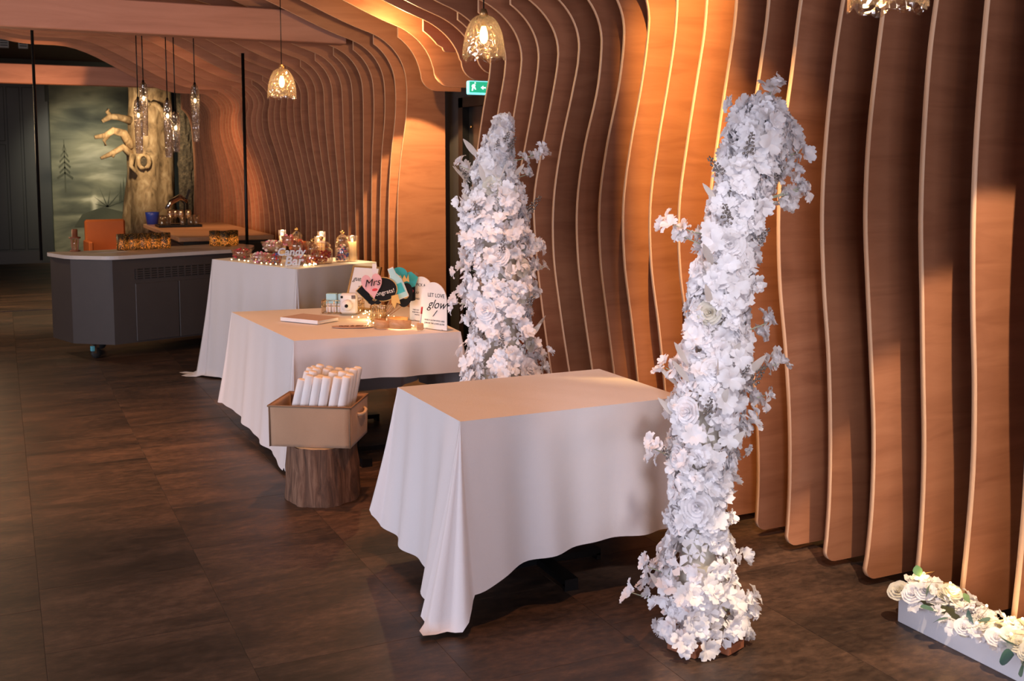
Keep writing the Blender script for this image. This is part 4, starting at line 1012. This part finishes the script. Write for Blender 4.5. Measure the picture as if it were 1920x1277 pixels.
prop('hat_prop','turquoise round photo prop at the top of the bunch',.13,.29,.0,[('card',ell(.05,.045),'turquoise',0)],0)
prop('hat_prop','turquoise pointed photo prop on the right of the bunch',.19,.255,.01,[('card',[(-.05,.03),(.0,.052),(.05,.03),(.045,-.03),(.0,-.055),(-.04,-.02)],'turquoise',0)],-15)
prop('lips_prop','gold letter shaped photo prop among the turquoise ones',.155,.265,-.03,[('card',[(-.03,-.02),(-.02,.025),(-.005,0),(.005,.025),(.02,-.0),(.03,.03),(.035,-.02),(.02,-.012),(0,-.02)],'prop_gold',0)])
prop('glasses_prop','black photo prop with gold ring under the bottle',.165,.165,-.02,[('card',ell(.045,.075),'prop_black',0),('ring',ell(.022,.022,16),'prop_gold',1),('eye',ell(.012,.012,12),'prop_black',2)],-12)
prop('glasses_prop','black photo prop with red heart on the right',.205,.18,.045,[('card',ell(.055,.06),'prop_black',0),('heart',heart(.03),'red',1)])
prop('disc_prop','black and gold round photo prop farthest right',.25,.165,.09,[('rim',ell(.058,.052),'prop_gold',0),('card',ell(.053,.047),'prop_black',1)],0)
prop('moustache_prop','gold feathered photo prop behind the turquoise one',.235,.245,.11,[('card',[(-.03,-.04),(.0,.05),(.025,.03),(.03,0),(.045,-.02),(.02,-.05)],'light_wood',0)])
prop('cup_prop','black moustache prop low above the cup',-.02,.125,-.06,[('card',[(-.04,0),(-.02,.02),(0,.008),(.02,.02),(.04,0),(.02,-.012),(0,-.004),(-.02,-.012)],'prop_black',0)])
prop('arrow_prop','gold arrow prop low right above the cup',.10,.135,-.05,[('card',[(-.02,.03),(.02,.04),(.035,-.02),(.012,-.012),(.0,-.05),(-.02,-.01)],'prop_gold',0)])
prop('tag_prop','white striped tag prop sticking up above the heart',-.02,.325,-.03,[('card',[(-.014,-.035),(.014,-.035),(.012,.035),(-.012,.035)],'white_card',0)])
# bent wood bracelets / slings
def bent(label,c,r,a0,a1,h,name='bent_wood_band'):
    t=thing(name,label,'wooden band',(c[0],c[1],TZ),0,'bent wooden bands on the guest table'); n=24; vs=[];fs=[]
    for i in range(n+1):
        a=R(lerp(a0,a1,i/n))
        for rr in (r,r+.006):
            for z in (0.001,h): vs.append((rr*math.cos(a),rr*math.sin(a),z+.008*math.sin(PI*i/n)*(z>0.01)))
    for i in range(n):
        q=i*4; fs+=[(q,q+1,q+5,q+4),(q+2,q+6,q+7,q+3),(q+1,q+3,q+7,q+5),(q,q+4,q+6,q+2)]
    fs+=[(0,2,3,1),(4*n,4*n+1,4*n+3,4*n+2)]
    MB().add(vs,fs,0,True).build('band','light_wood',t)
    for z in (h*.3,h*.62):
        MB().tube([((r-.001+.008*(k%1))*math.cos(R(lerp(a0,a1,.05+.9*k/14))),(r-.001)*math.sin(R(lerp(a0,a1,.05+.9*k/14))),z) for k in range(15)],.0012,4).build('groove','plank_wood',t)
    return t
bent('curved wooden band on edge in front of the prop cup, the left one',(2.015,5.985),.05,60,292,.045)
bent('curved wooden band on edge beside the arched sign, the right one',(2.115,5.945),.08,45,290,.05)
pb=thing('pen_block','small wooden block holding a red and white pen','pen holder',(2.175,5.80,TZ),R(-20))
MB().bbox((-.02,-.014,0),(.02,.014,.04),.005).build('block','light_wood',pb)
MB().tube([(0,0,.03),(.008,0,.10)],.005,7).build('pen_body','white_plastic',pb); MB().tube([(.0075,0,.095),(.012,0,.135)],.0055,7).build('pen_cap','red',pb)
lf=thing('wooden_leaf_sign','flat dark wooden oval sign with cut lettering on the guest table','sign',(1.86,6.09,TZ),R(-20))
MB().prism([(x,z) for x,z in ell(.125,.05,28)],0,.004).build('board','counter_wood',lf).rotation_euler=(R(90),0,0)
lf.children[0].location=(0,0,0)
text('lettering','Take & Shoot',.032,'brown_ink',lf,(0,0,.0058),(0,0,0),.001,.3)
# two arched acrylic signs
def arch(label,loc,rot,big,small,w_=.21,h_=.275,grp='arched signs'):
    t=thing('arched_sign',label,'sign',loc,rot,grp)
    poly=[(-w_/2,0),(w_/2,0),(w_/2,h_-w_/2)]+[(w_/2*math.cos(R(a)),h_-w_/2+w_/2*math.sin(R(a))) for a in range(10,180,10)]+[(-w_/2,h_-w_/2)]
    MB().prism(poly,-.0022,.0022).build('panel','white_card',t)
    for body,size,x,z,sh in big: text('lettering',body,size,'black_ink',t,(x,-.0028,z),(R(90),0,0),.0004,sh)
    for body,size,x,z,sh in small: text('small_lettering',body,size,'black_ink',t,(x,-.0028,z),(R(90),0,0),.0004,sh)
    for x in (-w_*.3,w_*.3): MB().bbox((x-.008,-.012,0),(x+.008,.012,.006),.002).build('foot','white_plastic',t)
    return t
sa=arch('white arched sign reading LET LOVE glow, in front of the other arch',(2.262,5.80,TZ),R(-66),
 [('LET LOVE',.032,.02,.198,0),('glow',.075,.02,.145,.55)],[('GRAB A GLOW STICK AND',.0135,.005,.05,0),('JOIN IN THE LOVES GLOW',.0135,.005,.032,0)])
MB().bar((-.005,-.003,.075),(.03,-.003,.112),.007,.002).build('printed_stick','black_ink',sa)
arch('white arched sign reading PICK, half hidden behind the other arch',(2.315,6.14,TZ),R(-66),
 [('PICK A',.026,-.005,.222,0),('so',.03,-.04,.175,.5)],[('AND',.017,-.035,.135,0),('TAKE OUT',.0115,-.05,.065,0),('POSE FOR A',.0115,-.05,.05,0),('PHOTO',.0115,-.04,.035,0)])
def fairy(name,label,pts,seed,sc_=1.0,per=.03):
    rng=random.Random(seed); t=thing(name,label,'fairy lights',pts[0]); b0=Vector(pts[0]); P_=[Vector(p)-b0 for p in pts]
    path=[]
    for i in range(len(P_)-1):
        for k in range(8):
            q=P_[i].lerp(P_[i+1],k/8); path.append(q+Vector((rng.uniform(-.012,.012),rng.uniform(-.012,.012),abs(rng.uniform(0,.006))+.003)))
    MB().tube(path,.0008,4).build('wire','gold',t)
    for q in path[::3]: MB().sphere(q+Vector((0,0,.004)),.0042*sc_,6,5).build('bulb','fairy_glow',t)
    return t
fairy('fairy_lights','warm fairy light string winding round the prop cup',[(1.97,6.45,TZ),(2.06,6.36,TZ),(2.0,6.24,TZ),(1.97,6.12,TZ),(2.05,6.08,TZ),(2.05,5.93,TZ),(2.1,5.95,TZ),(2.18,5.92,TZ),(2.19,5.80,TZ)],4)
fairy('fairy_lights','warm fairy light string in front of the framed sign',[(2.0,6.73,TZ),(2.09,6.72,TZ),(2.14,6.64,TZ),(2.07,6.55,TZ),(2.15,6.46,TZ),(2.2,6.33,TZ)],8)
point('fairy_light_glow',(2.06,6.35,TZ+.04),1.1,(1,.62,.25),.05); point('fairy_light_glow',(2.09,5.92,TZ+.03),.7,(1,.62,.25),.04)

# ================================================================== CANDY BAR TABLE
CZ=.9555
cb=thing('candy_sign','white cutout lettering reading Candy Bar at the front of the candy table','sign',(1.925,7.80,CZ),R(-16))
MB().box((-.055,-.008,0),(.055,.008,.006)).build('base','white_card',cb)
text('lettering','Candy',.078,'white_card',cb,(-.008,0,.112),(R(90),0,0),.004,.2,bold=.0022); text('lettering','Bar',.095,'white_card',cb,(.01,0,.043),(R(90),0,0),.004,.2,bold=.0026)
def candies(parent,mats,n,r,h,z0,s,seed,name='sweets'):
    rng=random.Random(seed); b=MB()
    for i in range(n):
        a=rng.uniform(0,6.28); rr=r*math.sqrt(rng.random()); z=z0+h*rng.random()*(1-.35*(rr/r)**2)
        b.sphere((rr*math.cos(a),rr*math.sin(a),z),s*rng.uniform(.8,1.2),6,4,mi=rng.randrange(len(mats)),sq=(1,1,.8))
    o=b.build(name,mats,parent); o['kind']='stuff'; return o
def jar(label,x,y,r,h,mats,seed,fill=.75):
    t=thing('candy_jar',label,'jar',(x,y,CZ)); 
    MB().lathe([(.001,.004),(r*.9,0),(r,.012),(r,h*.8),(r*.8,h*.9),(r*.78,h)],22).build('glass','clear_glass',t,fix=False)
    l=MB().lathe([(r*.84,h),(r*.84,h+.008),(r*.6,h+.03),(r*.2,h+.042),(r*.12,h+.05)],20).build('lid','clear_glass',t,fix=False)
    MB().sphere((0,0,h+.062),.016,8,6).build('knob','gold',l)
    candies(t,mats,80,r*.84,h*fill,.014,.0105,seed); return t
def bowl(label,x,y,r,h,mats,seed,s=.014,z=0,lift=0):
    t=thing('candy_bowl',label,'bowl',(x,y,CZ))
    if lift: MB().lathe([(.05,0),(.05,.004),(.008,.012),(.007,lift),(.02,lift+.006)],18).build('stand','clear_glass',t,fix=False)
    MB().lathe([(.001,lift+.004),(r*.5,lift+.002),(r*.85,lift+h*.4),(r,lift+h),(r*.97,lift+h),(r*.8,lift+h*.45),(r*.4,lift+.01)],24).build('glass','clear_glass',t,fix=False)
    candies(t,mats,90,r*.80,h*1.05,lift+.012,s*.75,seed); return t
bowl('low bowl of dark red sweets at the left end of the candy table',1.745,8.72,.085,.075,['candy_red','candy_brown','candy_red'],1)
bowl('bowl of pink and cream sweets on the candy table left of the sign',1.80,8.28,.09,.07,['candy_pink','candy_white','candy_pink'],2)
bowl('tall footed bowl of white sweets at the back of the candy table',2.0,8.72,.10,.08,['candy_white','candy_pink','candy_white'],3,.018,lift=.05)
bowl('footed bowl heaped with brown and red sweets behind the sign',2.06,8.13,.085,.09,['candy_brown','candy_red','candy_orange'],4,.02,lift=.075)
bowl('low bowl of pink sweets right of the candy sign',2.03,8.02,.06,.06,['candy_pink','candy_white'],5)
bowl('small bowl of blue and orange sweets left of the candy sign',1.87,8.10,.055,.07,['candy_blue','candy_orange','candy_red'],6)
bowl('bowl of red sweets at the back of the candy table',2.10,8.55,.075,.085,['candy_red','candy_pink'],7,lift=.10)
jar('round glass jar of red and orange sweets on the candy table',2.22,8.06,.085,.13,['candy_red','candy_orange','candy_red'],11)
jar('lidded glass jar of white and grey sweets beside the pillar candle',2.40,8.11,.055,.17,['candy_white','candy_blue','candy_pink'],12)
jar('lidded glass jar with blue sweets at the back of the candy table',2.18,8.66,.055,.17,['candy_blue','candy_white'],13)
jar('empty looking wide glass jar beside the pink bowl',2.125,7.97,.05,.12,['candy_orange','candy_red'],14,.4)
def pillar(label,x,y,r,h,gl):
    t=thing('pillar_candle',label,'candle',(x,y,CZ)); MB().lathe([(.001,.004),(r,.004),(r,h),(r*.6,h-.004),(.001,h-.006)],16).build('wax','cream_wax',t)
    MB().lathe([(.001,h-.004),(.007,h+.006),(.006,h+.02),(.001,h+.034)],8).build('flame','flame_glow',t)
    if gl: MB().lathe([(r*1.25,0),(r*1.25,h+.05)],18).build('glass_sleeve','clear_glass',t,fix=False)
    point('candle_light',(x,y,CZ+h+.05),.5,(1,.55,.2),.01)
pillar('tall cream pillar candle in glass at the right end of the candy table',2.487,8.13,.032,.15,True)
pillar('small candle at the back of the candy table, left of the jars',2.09,8.78,.025,.17,True)
pillar('small candle behind the red sweets jar, left of two',2.26,8.30,.024,.14,True)
pillar('small candle behind the red sweets jar, right of two',2.32,8.42,.026,.17,True)
fairy('fairy_lights','fairy light string along the left edge of the candy table',[(1.64,8.55,CZ),(1.72,8.38,CZ),(1.78,8.14,CZ),(1.86,7.98,CZ),(1.92,7.83,CZ)],14,1.2)
fairy('fairy_lights','tangled fairy lights between the candy sign and the jars',[(2.0,7.80,CZ),(2.03,7.84,CZ),(2.06,7.86,CZ),(2.11,7.90,CZ),(2.06,7.83,CZ),(2.13,7.87,CZ),(2.10,7.95,CZ)],15,1.2)

# ================================================================== WHITE FLOWER TROUGH ON THE FLOOR
fx,fy=2.956,2.86
ft=thing('flower_trough','white wooden trough of roses and leaves with fairy lights on the floor','flower box',(fx,fy,0))
TL=1.05; TW=.13; TH=.105
MB().bbox((0,-TL,0),(.012,0,TH),.002).build('side_board','trough_white',ft); MB().bbox((TW-.012,-TL,0),(TW,0,TH),.002).build('side_board','trough_white',ft)
MB().bbox((.012,-.012,0),(TW-.012,0,TH),.002).build('end_board','trough_white',ft); MB().bbox((.012,-TL,0),(TW-.012,-TL+.012,TH),.002).build('end_board','trough_white',ft)
MB().box((.012,-TL+.012,0),(TW-.012,-.012,.01)).build('bottom_board','trough_white',ft)
MB().box((.014,-TL+.014,.01),(TW-.014,-.014,TH-.02)).build('moss','stem_green',ft)
GL=leafmesh('leaf_green',.07,.031); GL2=leafmesh('leaf_teal',.066,.031)
rng=random.Random(5)
def fput(me,p,d,s,name):
    o=link(name,me,ft,p); o.rotation_mode='QUATERNION'; o.rotation_quaternion=orient(d,rng.uniform(0,6.28)); o.scale=(s,s,s); return o
for k in range(250):
    y=-rng.uniform(.0,TL*.93); x=rng.uniform(-.025,TW+.015); hump=.065*math.exp(-((y+.14)/.13)**2)+.015*math.sin(y*9)+.02
    z=TH-.012+hump*(1-abs(x-TW/2)/.14)+rng.uniform(-.02,.025)
    d=(x-TW/2+rng.uniform(-.05,.05),rng.uniform(-.07,.07),.1)
    if k%4==0: fput(rng.choice((ROSE,ROSEC)),(x,y,z),d,rng.uniform(.5,.7),'rose')
    else: fput(rng.choice(BL),(x,y,z),d,rng.uniform(.5,.72),'blossom')
for (x,y,z,sz,me,d) in ((.0,-.13,.165,1.1,GL,(-.5,-.5,.6)),(.075,-.24,.145,.8,GL,(-.2,-.5,.7)),(-.02,-.20,.12,.95,GL2,(-.8,.3,.1)),(-.03,-.24,.115,.95,GL2,(-.8,-.2,.15)),(.02,-.29,.12,.95,GL2,(-.5,-.7,.3)),(.03,-.33,.13,.9,GL2,(-.3,-.9,.4)),(-.01,-.50,.12,.9,GL,(-.8,0,.4)),(-.03,-.53,.10,1,GL2,(-.9,-.1,-.1)),(-.02,-.56,.09,1,GL,(-.9,-.3,-.2)),(.05,-.05,.18,.6,GL,(0,.3,.9))):
    fput(me,(x,y,z),d,sz,'leaf')
tp_=[]
for i in range(26):
    y=-.02-.9*i/26; tp_.append(Vector((TW*.4+.07*math.sin(i*1.7),y,TH+.045+.04*math.exp(-((y+.12)/.14)**2)+.012*math.sin(i*2.3))))
MB().tube(tp_,.0008,4).build('light_wire','gold',ft)
for q in tp_[::2]: MB().sphere(q,.0048,6,5).build('bulb','fairy_glow',ft)
for y in (-.05,-.2,-.42,-.6): point('fairy_light_glow',(fx+.06,fy+y,TH+.075),.6,(1,.62,.22),.02)
